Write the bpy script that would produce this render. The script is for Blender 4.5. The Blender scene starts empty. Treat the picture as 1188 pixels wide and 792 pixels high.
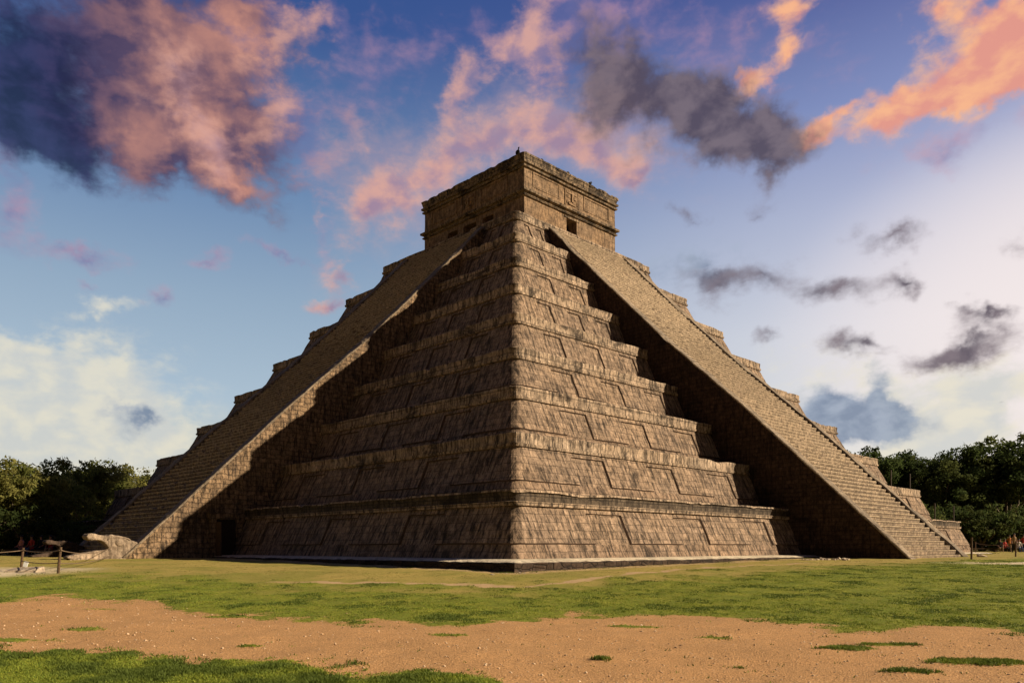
import bpy, bmesh, math, random
import numpy as np
from mathutils import Vector, Matrix, noise
R = math.radians
random.seed(7); np.random.seed(7)
S = bpy.context.scene
COL = S.collection

# ------------------------------------------------------------------ helpers
def link(o, parent=None):
    COL.objects.link(o)
    if parent is not None: o.parent = parent
    return o
def tag(o, label=None, cat=None, group=None, kind=None):
    if label: o['label'] = label
    if cat: o['category'] = cat
    if group: o['group'] = group
    if kind: o['kind'] = kind
    return o
def empty(name, loc=(0,0,0), rz=0.0):
    o = bpy.data.objects.new(name, None); o.location = loc; o.rotation_euler = (0,0,rz)
    o.empty_display_size = 0.3
    return link(o)

class MB:
    def __init__(s): s.v=[]; s.f=[]; s.m=[]
    def vert(s,*p): s.v.append(tuple(p)); return len(s.v)-1
    def face(s,idx,m=0): s.f.append(tuple(idx)); s.m.append(m)
    def poly(s,pts,m=0):
        b=len(s.v); s.v+= [tuple(p) for p in pts]; s.face(range(b,b+len(pts)),m)
    def box(s,x0,x1,y0,y1,z0,z1,m=0):
        b=len(s.v)
        s.v+=[(x0,y0,z0),(x1,y0,z0),(x1,y1,z0),(x0,y1,z0),(x0,y0,z1),(x1,y0,z1),(x1,y1,z1),(x0,y1,z1)]
        for q in ((3,2,1,0),(4,5,6,7),(0,1,5,4),(1,2,6,5),(2,3,7,6),(3,0,4,7)): s.face([b+i for i in q],m)
    def tube(s,pts,rad,n=6,m=0,cap=True):
        pts=[Vector(p) for p in pts]; rings=[]
        for i,p in enumerate(pts):
            d=(pts[min(i+1,len(pts)-1)]-pts[max(i-1,0)]).normalized()
            a=d.orthogonal().normalized(); b=d.cross(a)
            r=rad[i] if hasattr(rad,'__len__') else rad
            rings.append([s.vert(*(p+a*math.cos(2*math.pi*k/n)*r+b*math.sin(2*math.pi*k/n)*r)) for k in range(n)])
        for i in range(len(rings)-1):
            for k in range(n):
                s.face((rings[i][k],rings[i][(k+1)%n],rings[i+1][(k+1)%n],rings[i+1][k]),m)
        if cap: s.face(rings[0][::-1],m); s.face(rings[-1],m)
    def build(s,name,mats,parent=None,smooth=False,uv=True,jit=0.0):
        me=bpy.data.meshes.new(name)
        if jit:
            vv=[]
            for p in s.v:
                q=Vector(p); n=noise.noise_vector(q*1.7)*jit+noise.noise_vector(q*5.1+Vector((9,3,1)))*jit*.5
                vv.append(tuple(q+n))
            s.v=vv
        me.from_pydata(s.v,[],s.f); 
        if not isinstance(mats,(list,tuple)): mats=[mats]
        for m in mats: me.materials.append(m)
        me.polygons.foreach_set('material_index',s.m)
        if smooth: me.polygons.foreach_set('use_smooth',[True]*len(s.f))
        me.update()
        if uv: auto_uv(me)
        return link(bpy.data.objects.new(name,me),parent)

def auto_uv(me):
    """metres along the wall in u, metres up the slope in v"""
    uvl=me.uv_layers.new(name='UVMap')
    nl=len(me.loops); vi=np.empty(nl,dtype=np.int32); me.loops.foreach_get('vertex_index',vi)
    co=np.empty(len(me.vertices)*3); me.vertices.foreach_get('co',co); co=co.reshape(-1,3)
    npoly=len(me.polygons); nm=np.empty(npoly*3); me.polygons.foreach_get('normal',nm); nm=nm.reshape(-1,3)
    tot=np.empty(npoly,dtype=np.int32); me.polygons.foreach_get('loop_total',tot)
    pi=np.repeat(np.arange(npoly),tot); n=nm[pi]; p=co[vi]
    ax=np.abs(n[:,0]); ay=np.abs(n[:,1]); az=np.abs(n[:,2])
    top=(az>0.93); xf=(~top)&(ax>=ay)
    u=np.where(top,p[:,0],np.where(xf,p[:,1],p[:,0]+37.3))
    v=np.where(top,p[:,1],p[:,2])
    uvl.data.foreach_set('uv',np.stack([u,v],1).ravel())

# ------------------------------------------------------------------ node helper
class NT:
    def __init__(s,tree): s.t=tree; tree.nodes.clear()
    def n(s,typ,**kw):
        nd=s.t.nodes.new(typ)
        for k,v in kw.items():
            if k=='inp':
                for kk,vv in v.items():
                    if isinstance(vv,bpy.types.NodeSocket): s.t.links.new(vv,nd.inputs[kk])
                    else: nd.inputs[kk].default_value=vv
            else: setattr(nd,k,v)
        return nd
    def math(s,op,a,b=None,c=None,clamp=False):
        nd=s.t.nodes.new('ShaderNodeMath'); nd.operation=op; nd.use_clamp=clamp
        for i,x in enumerate((a,b,c)):
            if x is None: continue
            if isinstance(x,bpy.types.NodeSocket): s.t.links.new(x,nd.inputs[i])
            else: nd.inputs[i].default_value=x
        return nd.outputs[0]
    def mix(s,f,a,b,bt='MIX'):
        nd=s.t.nodes.new('ShaderNodeMix'); nd.data_type='RGBA'; nd.blend_type=bt
        for k,x in ((0,f),(6,a),(7,b)):
            if isinstance(x,bpy.types.NodeSocket): s.t.links.new(x,nd.inputs[k])
            elif k==0: nd.inputs[0].default_value=x
            else: nd.inputs[k].default_value=(*x,1) if len(x)==3 else x
        return nd.outputs[2]
    def ramp(s,f,stops,interp='LINEAR'):
        nd=s.t.nodes.new('ShaderNodeValToRGB'); cr=nd.color_ramp; cr.interpolation=interp
        while len(cr.elements)<len(stops): cr.elements.new(.5)
        for e,(p,c) in zip(cr.elements,stops):
            e.position=p; e.color=(*c,1) if hasattr(c,'__len__') else (c,c,c,1)
        s.t.links.new(f,nd.inputs[0]); return nd.outputs[0]
    def smooth(s,x,a,b,ta=0.0,tb=1.0):
        nd=s.t.nodes.new('ShaderNodeMapRange'); nd.interpolation_type='SMOOTHSTEP'
        s.t.links.new(x,nd.inputs[0])
        for i,v in enumerate((a,b,ta,tb)): nd.inputs[i+1].default_value=v
        return nd.outputs[0]
    def noise(s,vec,scale,detail=4,rough=.55,dist=0.0,out=0):
        nd=s.t.nodes.new('ShaderNodeTexNoise'); s.t.links.new(vec,nd.inputs['Vector'])
        nd.inputs['Scale'].default_value=scale; nd.inputs['Detail'].default_value=detail
        nd.inputs['Roughness'].default_value=rough; nd.inputs['Distortion'].default_value=dist
        return nd.outputs[out]
    def mapping(s,vec,loc=(0,0,0),rot=(0,0,0),sc=(1,1,1),typ='POINT'):
        nd=s.t.nodes.new('ShaderNodeMapping'); nd.vector_type=typ; s.t.links.new(vec,nd.inputs[0])
        nd.inputs['Location'].default_value=loc; nd.inputs['Rotation'].default_value=rot; nd.inputs['Scale'].default_value=sc
        return nd.outputs[0]
def srgb(r,g,b):
    f=lambda c:(c/255/12.92) if c/255<=.04045 else ((c/255+.055)/1.055)**2.4
    return (f(r),f(g),f(b))
def material(name):
    m=bpy.data.materials.new(name); m.use_nodes=True; return m,NT(m.node_tree)
def finish(nt,col,rough=.9,bump=None,bs=.5,bd=.03,spec=.2,trans=None):
    p=nt.n('ShaderNodeBsdfPrincipled'); o=nt.n('ShaderNodeOutputMaterial')
    if isinstance(col,bpy.types.NodeSocket): nt.t.links.new(col,p.inputs['Base Color'])
    else: p.inputs['Base Color'].default_value=(*col,1)
    p.inputs['Roughness'].default_value=rough
    p.inputs['Specular IOR Level'].default_value=spec
    if bump is not None:
        b=nt.n('ShaderNodeBump',inp={'Strength':bs,'Distance':bd,'Height':bump}); nt.t.links.new(b.outputs[0],p.inputs['Normal'])
    sh=p.outputs[0]
    if trans:
        t=nt.n('ShaderNodeBsdfTranslucent'); nt.t.links.new(col,t.inputs[0]) if isinstance(col,bpy.types.NodeSocket) else None
        mx=nt.n('ShaderNodeMixShader',inp={0:trans}); nt.t.links.new(sh,mx.inputs[1]); nt.t.links.new(t.outputs[0],mx.inputs[2]); sh=mx.outputs[0]
    nt.t.links.new(sh,o.inputs[0])

def stone(name,base,alt,dark,bw=.55,bh=.3,mort=.018,streak=.6,black=.45,mortdark=.35,rubble=False,bs=.8,offs=0.0,distort=.05,pale=.35,bd=.06,nose=0,lich=.55):
    """weathered limestone masonry: coursed or rubble blocks, stains running down, lichen"""
    m,nt=material(name)
    tc=nt.n('ShaderNodeTexCoord'); uv=tc.outputs['UV']; ob=tc.outputs['Object']
    uv=nt.mapping(uv,loc=(offs,offs*.37,0))
    nz=nt.noise(uv,2.3,3,.6,out=1)
    off=nt.n('ShaderNodeVectorMath',operation='MULTIPLY_ADD',inp={0:nz,1:(distort*2,distort*1.1,0)}); nt.t.links.new(uv,off.inputs[2])
    duv=off.outputs[0]
    if rubble:
        sc=nt.mapping(duv,sc=(1/bw,1/bh,1))
        v=nt.n('ShaderNodeTexVoronoi',feature='DISTANCE_TO_EDGE',inp={'Vector':sc,'Scale':1.0,'Randomness':.8})
        v2=nt.n('ShaderNodeTexVoronoi',feature='F1',inp={'Vector':sc,'Scale':1.0,'Randomness':.8})
        line=nt.smooth(v.outputs[0],.0,.09)
        cell=nt.n('ShaderNodeSeparateColor',inp={0:v2.outputs['Color']}).outputs[0]
    else:
        b=nt.n('ShaderNodeTexBrick',inp={'Vector':duv,'Scale':1.0,'Mortar Size':mort,'Mortar Smooth':.25,'Bias':0.0,'Brick Width':bw,'Row Height':bh,
               'Color1':(0,0,0,1),'Color2':(1,1,1,1),'Mortar':(.5,.5,.5,1)})
        b.offset=.5; b.squash=1.15; b.squash_frequency=3; b.offset_frequency=2
        line=nt.math('SUBTRACT',1.0,b.outputs['Fac']); cell=nt.n('ShaderNodeSeparateColor',inp={0:b.outputs['Color']}).outputs[0]
    big=nt.noise(ob,.23,5,.6); mid=nt.noise(ob,1.1,6,.65); fine=nt.noise(ob,7,6,.7)
    col=nt.mix(nt.smooth(big,.35,.65),base,alt)
    col=nt.mix(nt.math('MULTIPLY',nt.smooth(cell,.0,1.),.55),col,nt.mix(.5,col,tuple(x*1.9 for x in base)))
    col=nt.mix(nt.math('MULTIPLY',nt.smooth(mid,.52,.72),pale),col,tuple(min(1,x*2.0) for x in alt))
    # block joints
    col=nt.mix(nt.math('MULTIPLY',nt.math('SUBTRACT',1.0,line),mortdark),col,dark)
    # stains running down the wall
    su=nt.mapping(uv,sc=(5.5,.95,1)); s1=nt.noise(su,1.0,8,.75)
    su2=nt.mapping(uv,sc=(17,1.7,1),loc=(4,2,0)); s2=nt.noise(su2,1.0,6,.7)
    st=nt.math('MULTIPLY',nt.smooth(s1,.44,.60),nt.smooth(s2,.28,.56))
    col=nt.mix(nt.math('MULTIPLY',st,streak),col,dark)
    st2=nt.smooth(s2,.54,.68); col=nt.mix(nt.math('MULTIPLY',st2,streak*.5),col,tuple(x*.42 for x in base))
    st3=nt.math('MULTIPLY',nt.smooth(s2,.46,.36),nt.smooth(s1,.52,.40)); col=nt.mix(nt.math('MULTIPLY',st3,streak*.55),col,tuple(min(1,x*1.75) for x in alt))
    col=nt.mix(1.0,col,nt.ramp(nt.noise(ob,3.1,7,.75),[(.32,.5),(.48,.92),(.66,1.3)]),'MULTIPLY')
    # black lichen patches
    lv=nt.noise(ob,.7,8,.72,.6); lp=nt.math('MULTIPLY',nt.smooth(lv,lich,lich+.1),nt.smooth(fine,.3,.55))
    col=nt.mix(nt.math('MULTIPLY',lp,black),col,tuple(x*.75 for x in dark))
    col=nt.mix(1.0,col,nt.ramp(fine,[(.25,.55),(.6,1.12)]),'MULTIPLY')
    pit=nt.noise(ob,19,3,.6); col=nt.mix(nt.math('MULTIPLY',nt.smooth(pit,.62,.72),.5),col,dark)
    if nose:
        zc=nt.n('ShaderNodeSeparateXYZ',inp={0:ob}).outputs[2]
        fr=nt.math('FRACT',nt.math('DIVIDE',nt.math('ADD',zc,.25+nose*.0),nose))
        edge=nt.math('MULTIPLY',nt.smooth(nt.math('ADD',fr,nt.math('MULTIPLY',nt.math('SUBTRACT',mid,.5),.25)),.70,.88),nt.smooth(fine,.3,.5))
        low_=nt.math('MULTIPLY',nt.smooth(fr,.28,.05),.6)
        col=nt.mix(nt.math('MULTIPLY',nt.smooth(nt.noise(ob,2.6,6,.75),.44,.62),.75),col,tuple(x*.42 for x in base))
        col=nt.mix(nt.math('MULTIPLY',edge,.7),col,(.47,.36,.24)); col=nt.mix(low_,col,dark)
    h=nt.math('ADD',nt.math('MULTIPLY',line,.55),nt.math('MULTIPLY',fine,.65))
    h=nt.math('ADD',h,nt.math('MULTIPLY',cell,.35)); h=nt.math('ADD',h,nt.math('MULTIPLY',mid,.9)); h=nt.math('SUBTRACT',h,nt.math('MULTIPLY',pit,.35))
    finish(nt,col,.93,h,bs,bd,.15)
    return m

DARK=(.030,.023,.018)
M_tal=stone('talud_limestone',(.275,.184,.118),(.222,.155,.107),DARK,.62,.36,.014,1.0,.75,offs=3,mortdark=.55,pale=.6,distort=.09)
M_cor=stone('cornice_limestone',(.385,.278,.188),(.315,.236,.168),DARK,.55,.62,.022,1.0,.85,offs=11,mortdark=.6,pale=.7,distort=.07,lich=.52)
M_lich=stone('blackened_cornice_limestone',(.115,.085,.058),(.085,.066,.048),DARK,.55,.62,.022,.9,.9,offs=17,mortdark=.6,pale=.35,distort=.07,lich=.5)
M_pan=stone('panel_limestone',(.292,.200,.130),(.235,.167,.117),DARK,.5,.31,.013,1.0,.8,offs=7,mortdark=.55,pale=.6,distort=.09)
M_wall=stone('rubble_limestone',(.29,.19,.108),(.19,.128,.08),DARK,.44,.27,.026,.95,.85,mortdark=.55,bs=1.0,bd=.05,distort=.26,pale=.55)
M_wall2=stone('dark_rubble_limestone',(.075,.045,.029),(.05,.032,.022),(.016,.011,.009),.40,.24,.03,.7,.8,mortdark=.4,bs=1.0,bd=.05,offs=4,distort=.16)  # darker base tone for both walls of the right stairway
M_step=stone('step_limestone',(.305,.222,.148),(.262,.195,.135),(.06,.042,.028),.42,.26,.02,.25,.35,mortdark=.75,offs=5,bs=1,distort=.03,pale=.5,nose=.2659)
M_bal=stone('balustrade_limestone',(.25,.19,.13),(.21,.165,.12),DARK,1.1,.7,.015,.35,.6,offs=2,mortdark=.5)
M_temple=stone('temple_limestone',(.265,.168,.095),(.220,.150,.095),DARK,.75,.42,.010,.7,.6,offs=9,mortdark=.22,distort=.07)
M_trim=stone('temple_trim_limestone',(.26,.18,.11),(.20,.15,.10),DARK,.7,.9,.02,1.0,1.0,offs=13,mortdark=.75,lich=.49)
M_slab=stone('plinth_limestone',(.62,.52,.37),(.55,.46,.33),(.05,.035,.025),1.6,1.2,.012,.2,.25,offs=1,mortdark=.3)
M_foot=stone('plinth_rubble',(.07,.045,.03),(.05,.034,.024),DARK,.5,.22,.02,.5,.6,rubble=True,mortdark=.9)
M_head=stone('carved_limestone',(.33,.245,.17),(.26,.20,.145),(.06,.042,.03),3,2,.004,.6,.7,offs=6,mortdark=.1,bs=.9)
M_rock=stone('loose_stone',(.40,.31,.22),(.33,.27,.20),(.10,.07,.05),2,2,.002,.1,.3,mortdark=.0)
def plain(name,c,rough=.8,var=.35,sc=9):
    m,nt=material(name); tc=nt.n('ShaderNodeTexCoord'); f=nt.noise(tc.outputs['Object'],sc,4)
    finish(nt,nt.mix(1.0,c,nt.ramp(f,[(.3,1-var),(.7,1+var)]),'MULTIPLY'),rough,f,.3,.01); return m
M_groove=plain('grime_and_relief_shade',(.085,.055,.038),.95,.4,3)  # dark lines on relief edges: grime together with painted relief shade
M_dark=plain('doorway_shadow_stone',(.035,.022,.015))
M_wood=plain('weathered_wood',(.10,.062,.035),.85,.4,14)
M_rope=plain('rope_fibre',(.16,.11,.07),.9)
M_iron=plain('rusty_iron',(.05,.035,.025),.7)
M_white=plain('white_painted_board',(.75,.75,.72),.5,.06)
M_bird=plain('black_feathers',(.012,.011,.012),.7)
M_skin=plain('skin',(.30,.15,.09),.6,.08); M_hair=plain('dark_hair',(.02,.014,.01),.6)
def cloth(n,c): return plain('cloth_'+n,c,.9,.15,20)

# ------------------------------------------------------------------ pyramid
pyr=empty('stepped_pyramid'); tag(pyr,'huge stepped stone pyramid with nine terraces and steep stairways, below the flat-roofed temple','pyramid')
E_=[26.35,24.0,21.5,19.1,16.85,14.55,12.38,10.22,8.0]
Z_=[0]+[2.58*k+.009*k*k for k in range(1,10)]
T_=.74; CH=.62; SW=4.8; PFOOT=32.6; PTOP=8.19; ZT=Z_[9]; ZF=-.25
def square_path(face_us,L):
    """face_us: sorted coordinates along each face in [-1,1]*straight; returns list of (kind,side,t)"""
    cols=[]
    nc=7
    for side in range(4):
        for u in face_us: cols.append((side,u,None))
        for j in range(1,nc): cols.append((side,None,j/nc))
    return cols
SIDE=[((0,-1),(1,0)),((1,0),(0,1)),((0,1),(-1,0)),((-1,0),(0,-1))]   # outward normal, tangent (counter-clockwise)
def pos_on(col,half,rc,straight):
    side,u,a=col; n,t=SIDE[side]
    r0=rc if side==0 else min(.15,rc); rc=rc if side==3 else min(.15,rc); s=half-rc; s0=half-r0
    if a is None:
        uu=max(-s0,min(s,u))
        return (n[0]*half+t[0]*uu, n[1]*half+t[1]*uu), (n[0],n[1])
    ang=a*math.pi/2; d=(n[0]*math.cos(ang)+t[0]*math.sin(ang), n[1]*math.cos(ang)+t[1]*math.sin(ang))
    c=(n[0]*s+t[0]*s, n[1]*s+t[1]*s)
    return (c[0]+d[0]*rc, c[1]+d[1]*rc), d
def niches(k):
    """niches between the raised panels of a terrace, as (u0,u1) either side of the stairs"""
    e=E_[k-1]; w=(e-5.0)
    cnt=[3,3,3,3,3,3,2,2,2][k-1]
    out=[]
    pitch=w/(cnt+.45)
    nw=min(2.3,pitch*.40)
    for i in range(cnt):
        c=5.0+pitch*(.62+i)
        out.append((c-nw/2,c+nw/2))
    return out
def terrace(k):
    e=E_[k-1]; z1=Z_[k]; z0=Z_[k-1]-(.05 if k>1 else 0); base=e+T_; und=e-.16
    inner=(E_[k]+T_-.15) if k<9 else 0.0
    rc=.48 if k>2 else .38
    H=z1-z0; zu=z1-CH
    ni=niches(k); straight=base-.15
    us=set()
    x=-straight
    n=int(2*straight/.33)
    for i in range(n+1): us.add(round(-straight+2*straight*i/n,3))
    edges=[]
    for a,b in ni:
        for q in (a,b,-a,-b): edges.append(q)
    us={u for u in us if all(abs(u-q)>.12 for q in edges)}
    for q in edges:
        for d in (-.032,.032): us.add(round(q+d,3))
    us=sorted(u for u in us if abs(u)<=straight)
    cols=square_path(us,straight)
    def raised(col,zf):
        # zf 0..1 from talud base to underline
        if zf<.30: return 0
        if zf>.90: return 1
        if col[1] is None: return 1
        a=abs(col[1])
        for p,q in ni:
            if p<a<q: return 0
        return 1
    rows=[]  # (half, z, kind)
    fr=[0,.1,.2,.277,.303,.42,.54,.66,.78,.886,.91,1.0]
    for f_ in fr: rows.append((base+(und-base)*f_, z0+(zu-z0)*f_, f_))
    mb=MB(); grid=[]
    def nz(p,z,amp):
        return noise.noise(Vector((p[0]*.9,p[1]*.9,z*1.3)))*amp+noise.noise(Vector((p[0]*3.1,p[1]*3.1,z*4.0)))*amp*.6
    for (hf,z,f_) in rows:
        r=[]
        for c in cols:
            (px,py),d=pos_on(c,hf,rc,straight)
            o=.085*raised(c,f_)+nz((px,py),z,.035)
            r.append(mb.vert(px+d[0]*o,py+d[1]*o,z+nz((px+5,py),z,.02)))
        grid.append((r,0 if f_<.3 else 2))
    nrow=len(rows)
    # cornice
    if k==1: prof=[(und-.02,zu),(e+.03,zu+.02),(e+.05,zu+.17),(e-.08,zu+.19),(e-.06,z1-.09),(e+.02,z1-.08),(e+.0,z1)]
    else: prof=[(und-.02,zu),(e+.0,zu+.02),(e+.02,zu+.14),(e-.04,zu+.15),(e-.05,zu+.36),(e-.03,z1-.05),(e-.06,z1)]
    for i,(hf,z) in enumerate(prof):
        r=[]
        for c in cols:
            (px,py),d=pos_on(c,hf,rc,straight)
            top=i>=len(prof)-2
            chip=max(0,noise.noise(Vector((px*.55,py*.55,z+k)))-.25)*(.16 if top else .04)
            chip+=max(0,noise.noise(Vector((px*2.2,py*2.2,z+k*3)))-.3)*(.28 if top else .05)
            o=nz((px,py),z,.018)-chip*.6
            r.append(mb.vert(px+d[0]*o,py+d[1]*o,z+nz((px,py+7),z,.018 if top else .008)-(chip if top else 0)))
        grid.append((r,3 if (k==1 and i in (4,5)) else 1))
    # tread
    for hf in ([(e+inner)/2,inner] if k<9 else [5,.5]):
        r=[]
        for c in cols:
            (px,py),d=pos_on(c,hf,min(rc,hf*.9),straight)
            r.append(mb.vert(px,py,z1+.02+nz((px,py),z1,.04)))
        grid.append((r,1))
    N=len(cols)
    for j in range(len(grid)-1):
        a,_=grid[j]; b,mt=grid[j+1]
        for i in range(N):
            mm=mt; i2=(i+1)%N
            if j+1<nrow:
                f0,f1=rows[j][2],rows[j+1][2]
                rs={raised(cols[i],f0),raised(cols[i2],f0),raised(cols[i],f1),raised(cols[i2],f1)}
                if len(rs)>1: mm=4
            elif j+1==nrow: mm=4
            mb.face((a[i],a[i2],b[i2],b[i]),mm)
    mb.face(grid[-1][0],1)
    o=mb.build('terrace',[M_tal,M_cor,M_pan,M_lich,M_groove],pyr)
    return o
for k in range(1,10): terrace(k)

# carved corner stone block relief on the lowest terrace
# ------------------------------------------------------------------ stairways
def stair_pt(dirn,along,lat,z):
    """dirn 'x': stair on the -X face; 'y': stair on the -Y face"""
    if dirn=='y': return (lat,-along,z)
    return (-along,lat,z)
SLOPE=(ZT-ZF)/(PFOOT-PTOP)
EDGE=[(7.6,24.15),(8.19,23.6),(13.0,18.72),(18.3,13.5),(23.5,8.8),(28.9,3.6),(32.75,-.1),(33.4,-.75)]
def edge_z(al): return float(np.interp(al,[p[0] for p in EDGE],[p[1] for p in EDGE]))
def edge_al(z): return float(np.interp(z,[p[1] for p in EDGE][::-1],[p[0] for p in EDGE][::-1]))
def stairway(dirn):
    mb=MB(); NS=91; rise=(ZT-ZF)/NS; run=(PFOOT-PTOP)/NS
    wi=SW-.85; rnd=random.Random(3 if dirn=='x' else 4)
    nseg=26
    flip=(dirn=='x')
    def q(a,b,c,d,m=0):
        mb.face((a,d,c,b) if flip else (a,b,c,d),m)
    lats=[-wi+2*wi*i/nseg for i in range(nseg+1)]
    prev=None
    for s in range(NS):
        z0=ZF+s*rise; z1=z0+rise; a0=edge_al(z1+.10); run=a0-edge_al(z1+rise+.10)
        A=[];B=[];C=[]
        for l in lats:
            j=rnd.uniform(-.035,.035); jz=rnd.uniform(-.03,.02)-(.06 if rnd.random()<.06 else 0)
            A.append(mb.vert(*stair_pt(dirn,a0+j*.5,l,z0-.02)))
            B.append(mb.vert(*stair_pt(dirn,a0+.03+j,l,z1+jz)))
            C.append(mb.vert(*stair_pt(dirn,a0-run+j*.5,l,z1+jz*.4+.01)))
        for i in range(nseg):
            q(A[i],A[i+1],B[i+1],B[i]); q(B[i],B[i+1],C[i+1],C[i])
    st=mb.build('stairway',[M_step],pyr)
    # side walls with the sloping edge, one a closed prism each
    for sgn in (-1,1):
        w=MB(); lo=SW*sgn; li=(SW-.75)*sgn
        n=60
        outer=[];inner=[]
        def col_at(al,zt,l,m=8):
            zb=ZF-.3
            return [mb_v(w,stair_pt(dirn,al,l,zb+(zt-zb)*i/m),l) for i in range(m+1)]
        def mb_v(w,p,l):
            n_=noise.noise(Vector(p)*.8)*.05+noise.noise(Vector(p)*2.6)*.035
            p=list(p); p[0 if dirn=='y' else 1]+=n_*(1 if l>0 else -1)
            return w.vert(*p)
        for l,store in ((lo,outer),(li,inner)):
            for i in range(n+1):
                al=32.8-(32.8-PTOP+.05)*i/n
                zt=edge_z(al)-.1
                store.append(col_at(al,max(zt,ZF-.2),l))
        for store,rev in ((outer,sgn>0),(inner,sgn<0)):
            for i in range(n):
                for j in range(8):
                    f_=(store[i][j],store[i+1][j],store[i+1][j+1],store[i][j+1])
                    w.face(f_[::-1] if rev else f_)
        for i in range(n): w.face((outer[i][8],outer[i+1][8],inner[i+1][8],inner[i][8]))
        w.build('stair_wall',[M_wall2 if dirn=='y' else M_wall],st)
        # coping: the balustrade band
        b=MB(); m=110; rows=[]
        prof=[(.0,-.13),(.03,-.1),(.05,-.02),(.0,.03),(-.36,.035),(-.7,.02),(-.76,-.1),(-.76,-.6)]
        for i in range(m+1):
            al=32.9-(32.9-PTOP)*i/m
            zt=edge_z(al)-.02
            r=[]
            for (o,h) in prof:
                jj=noise.noise(Vector((al*1.3,o*3,sgn*5+(9 if flip else 0))))*.07
                chip=max(0,noise.noise(Vector((al*.8,o*2,sgn*3.3)))-.25)*.3 if h>-.1 else 0
                zz=zt+h+jj-chip
                r.append(b.vert(*stair_pt(dirn,al,(SW+o+jj*.5)*sgn,max(zz,ZF-.15))))
            rows.append(r)
        for i in range(m):
            for j in range(len(prof)-1): b.face((rows[i][j],rows[i+1][j],rows[i+1][j+1],rows[i][j+1]))
        b.face(rows[0]); b.face(rows[-1][::-1])
        o=b.build('balustrade',[M_bal],st)
        for oo in (o,):
            bm=bmesh.new(); bm.from_mesh(oo.data); bmesh.ops.recalc_face_normals(bm,faces=bm.faces); bm.to_mesh(oo.data); bm.free()
    return st
stairY=stairway('y'); stairX=stairway('x')

# doorway into the pyramid, in the side wall of the left stairway: flat dark slab painted as the shaded opening, jambs, lintel
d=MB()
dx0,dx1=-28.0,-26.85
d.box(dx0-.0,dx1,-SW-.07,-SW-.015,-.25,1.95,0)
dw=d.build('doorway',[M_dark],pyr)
fr=MB()
fr.box(dx0-.32,dx0,-SW-.2,-SW+.1,-.3,2.1); fr.box(dx1,dx1+.3,-SW-.2,-SW+.1,-.3,2.1); fr.box(dx0-.4,dx1+.4,-SW-.22,-SW+.1,1.98,2.32)
fr.build('door_frame',[M_wall],dw,jit=.04)
g_=MB(); g_.box(-.03,.03,-.62,0,-.2,1.8); 
for zz in (.2,.9,1.5): g_.box(-.05,-.031,-.6,-.02,zz,zz+.1)
gd=g_.build('door_leaf',[M_wood],dw); gd.location=(dx0-.02,-SW-.2,0)

# plinth under the pyramid
pl=MB()
def plinth():
    rows=[]
    N=170
    def sq(half,i):
        # walk round a square, N points per side
        side=i//N; t=(i%N)/N; n,tn=SIDE[side]
        u=-half+2*half*t; return n[0]*half+tn[0]*u, n[1]*half+tn[1]*u
    prof=[(27.0,.03,0),(27.85,.0,0),(28.22,-.07,0),(28.26,-.11,1),(28.22,-.3,1),(28.3,-.62,1),(28.3,-1.0,1)]
    for (hf,z,m) in prof:
        r=[]
        for i in range(4*N):
            x,y=sq(hf,i); q=Vector((x,y,z)); s=math.hypot(x,y)
            k=noise.noise(q*1.5)*.09+noise.noise(q*4)*.05 if hf>28 else 0
            r.append(pl.vert(x*(1+k/s),y*(1+k/s),z+(noise.noise(q*2.1)*.03 if z<0 else 0)))
        rows.append((r,m))
    for j in range(len(rows)-1):
        a,_=rows[j]; b,m=rows[j+1]; n=len(a)
        for i in range(n): pl.face((b[i],b[(i+1)%n],a[(i+1)%n],a[i]),m)
    return pl.build('plinth',[M_slab,M_foot],pyr)
plinth()

# ------------------------------------------------------------------ temple
tem=empty('temple',(0,0,ZT)); tag(tem,'flat-roofed stone temple with square doorway crowning the top of the pyramid','temple')
TX0,TX1,TY0,TY1=-5.42,5.35,-6.28,5.45
def rect_sweep(prof,name,mats,parent,x0,x1,y0,y1,close=True,step=.45,chip=.0,matf=None,openings=()):
    mb=MB(); rows=[]
    def pts(off):
        X0,X1,Y0,Y1=x0-off,x1+off,y0-off,y1+off
        P=[]
        nx=max(2,int((x1-x0)/step)); ny=max(2,int((y1-y0)/step))
        for i in range(nx): P.append((X0+(X1-X0)*i/nx,Y0,0,-1))
        for i in range(ny): P.append((X1,Y0+(Y1-Y0)*i/ny,1,0))
        for i in range(nx): P.append((X1-(X1-X0)*i/nx,Y1,0,1))
        for i in range(ny): P.append((X0,Y1-(Y1-Y0)*i/ny,-1,0))
        return P
    for off,z in prof:
        r=[]
        for (x,y,nx,ny) in pts(off):
            q=Vector((x,y,z)); o=noise.noise(q*2.1)*.03+noise.noise(q*5)*.015
            c=max(0,noise.noise(q*1.9)-.2)*chip+max(0,noise.noise(q*5.)-.25)*chip*.8
            r.append(mb.vert(x+nx*o,y+ny*o,z+noise.noise(q*1.9+Vector((3,3,3)))*.03-c))
        rows.append(r)
    n=len(rows[0])
    for j in range(len(rows)-1):
        for i in range(n): mb.face((rows[j][i],rows[j][(i+1)%n],rows[j+1][(i+1)%n],rows[j+1][i]),0)
    if close: mb.face(rows[-1])
    return mb.build(name,mats,parent)
zt=0.0
top=29.3-ZT
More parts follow.
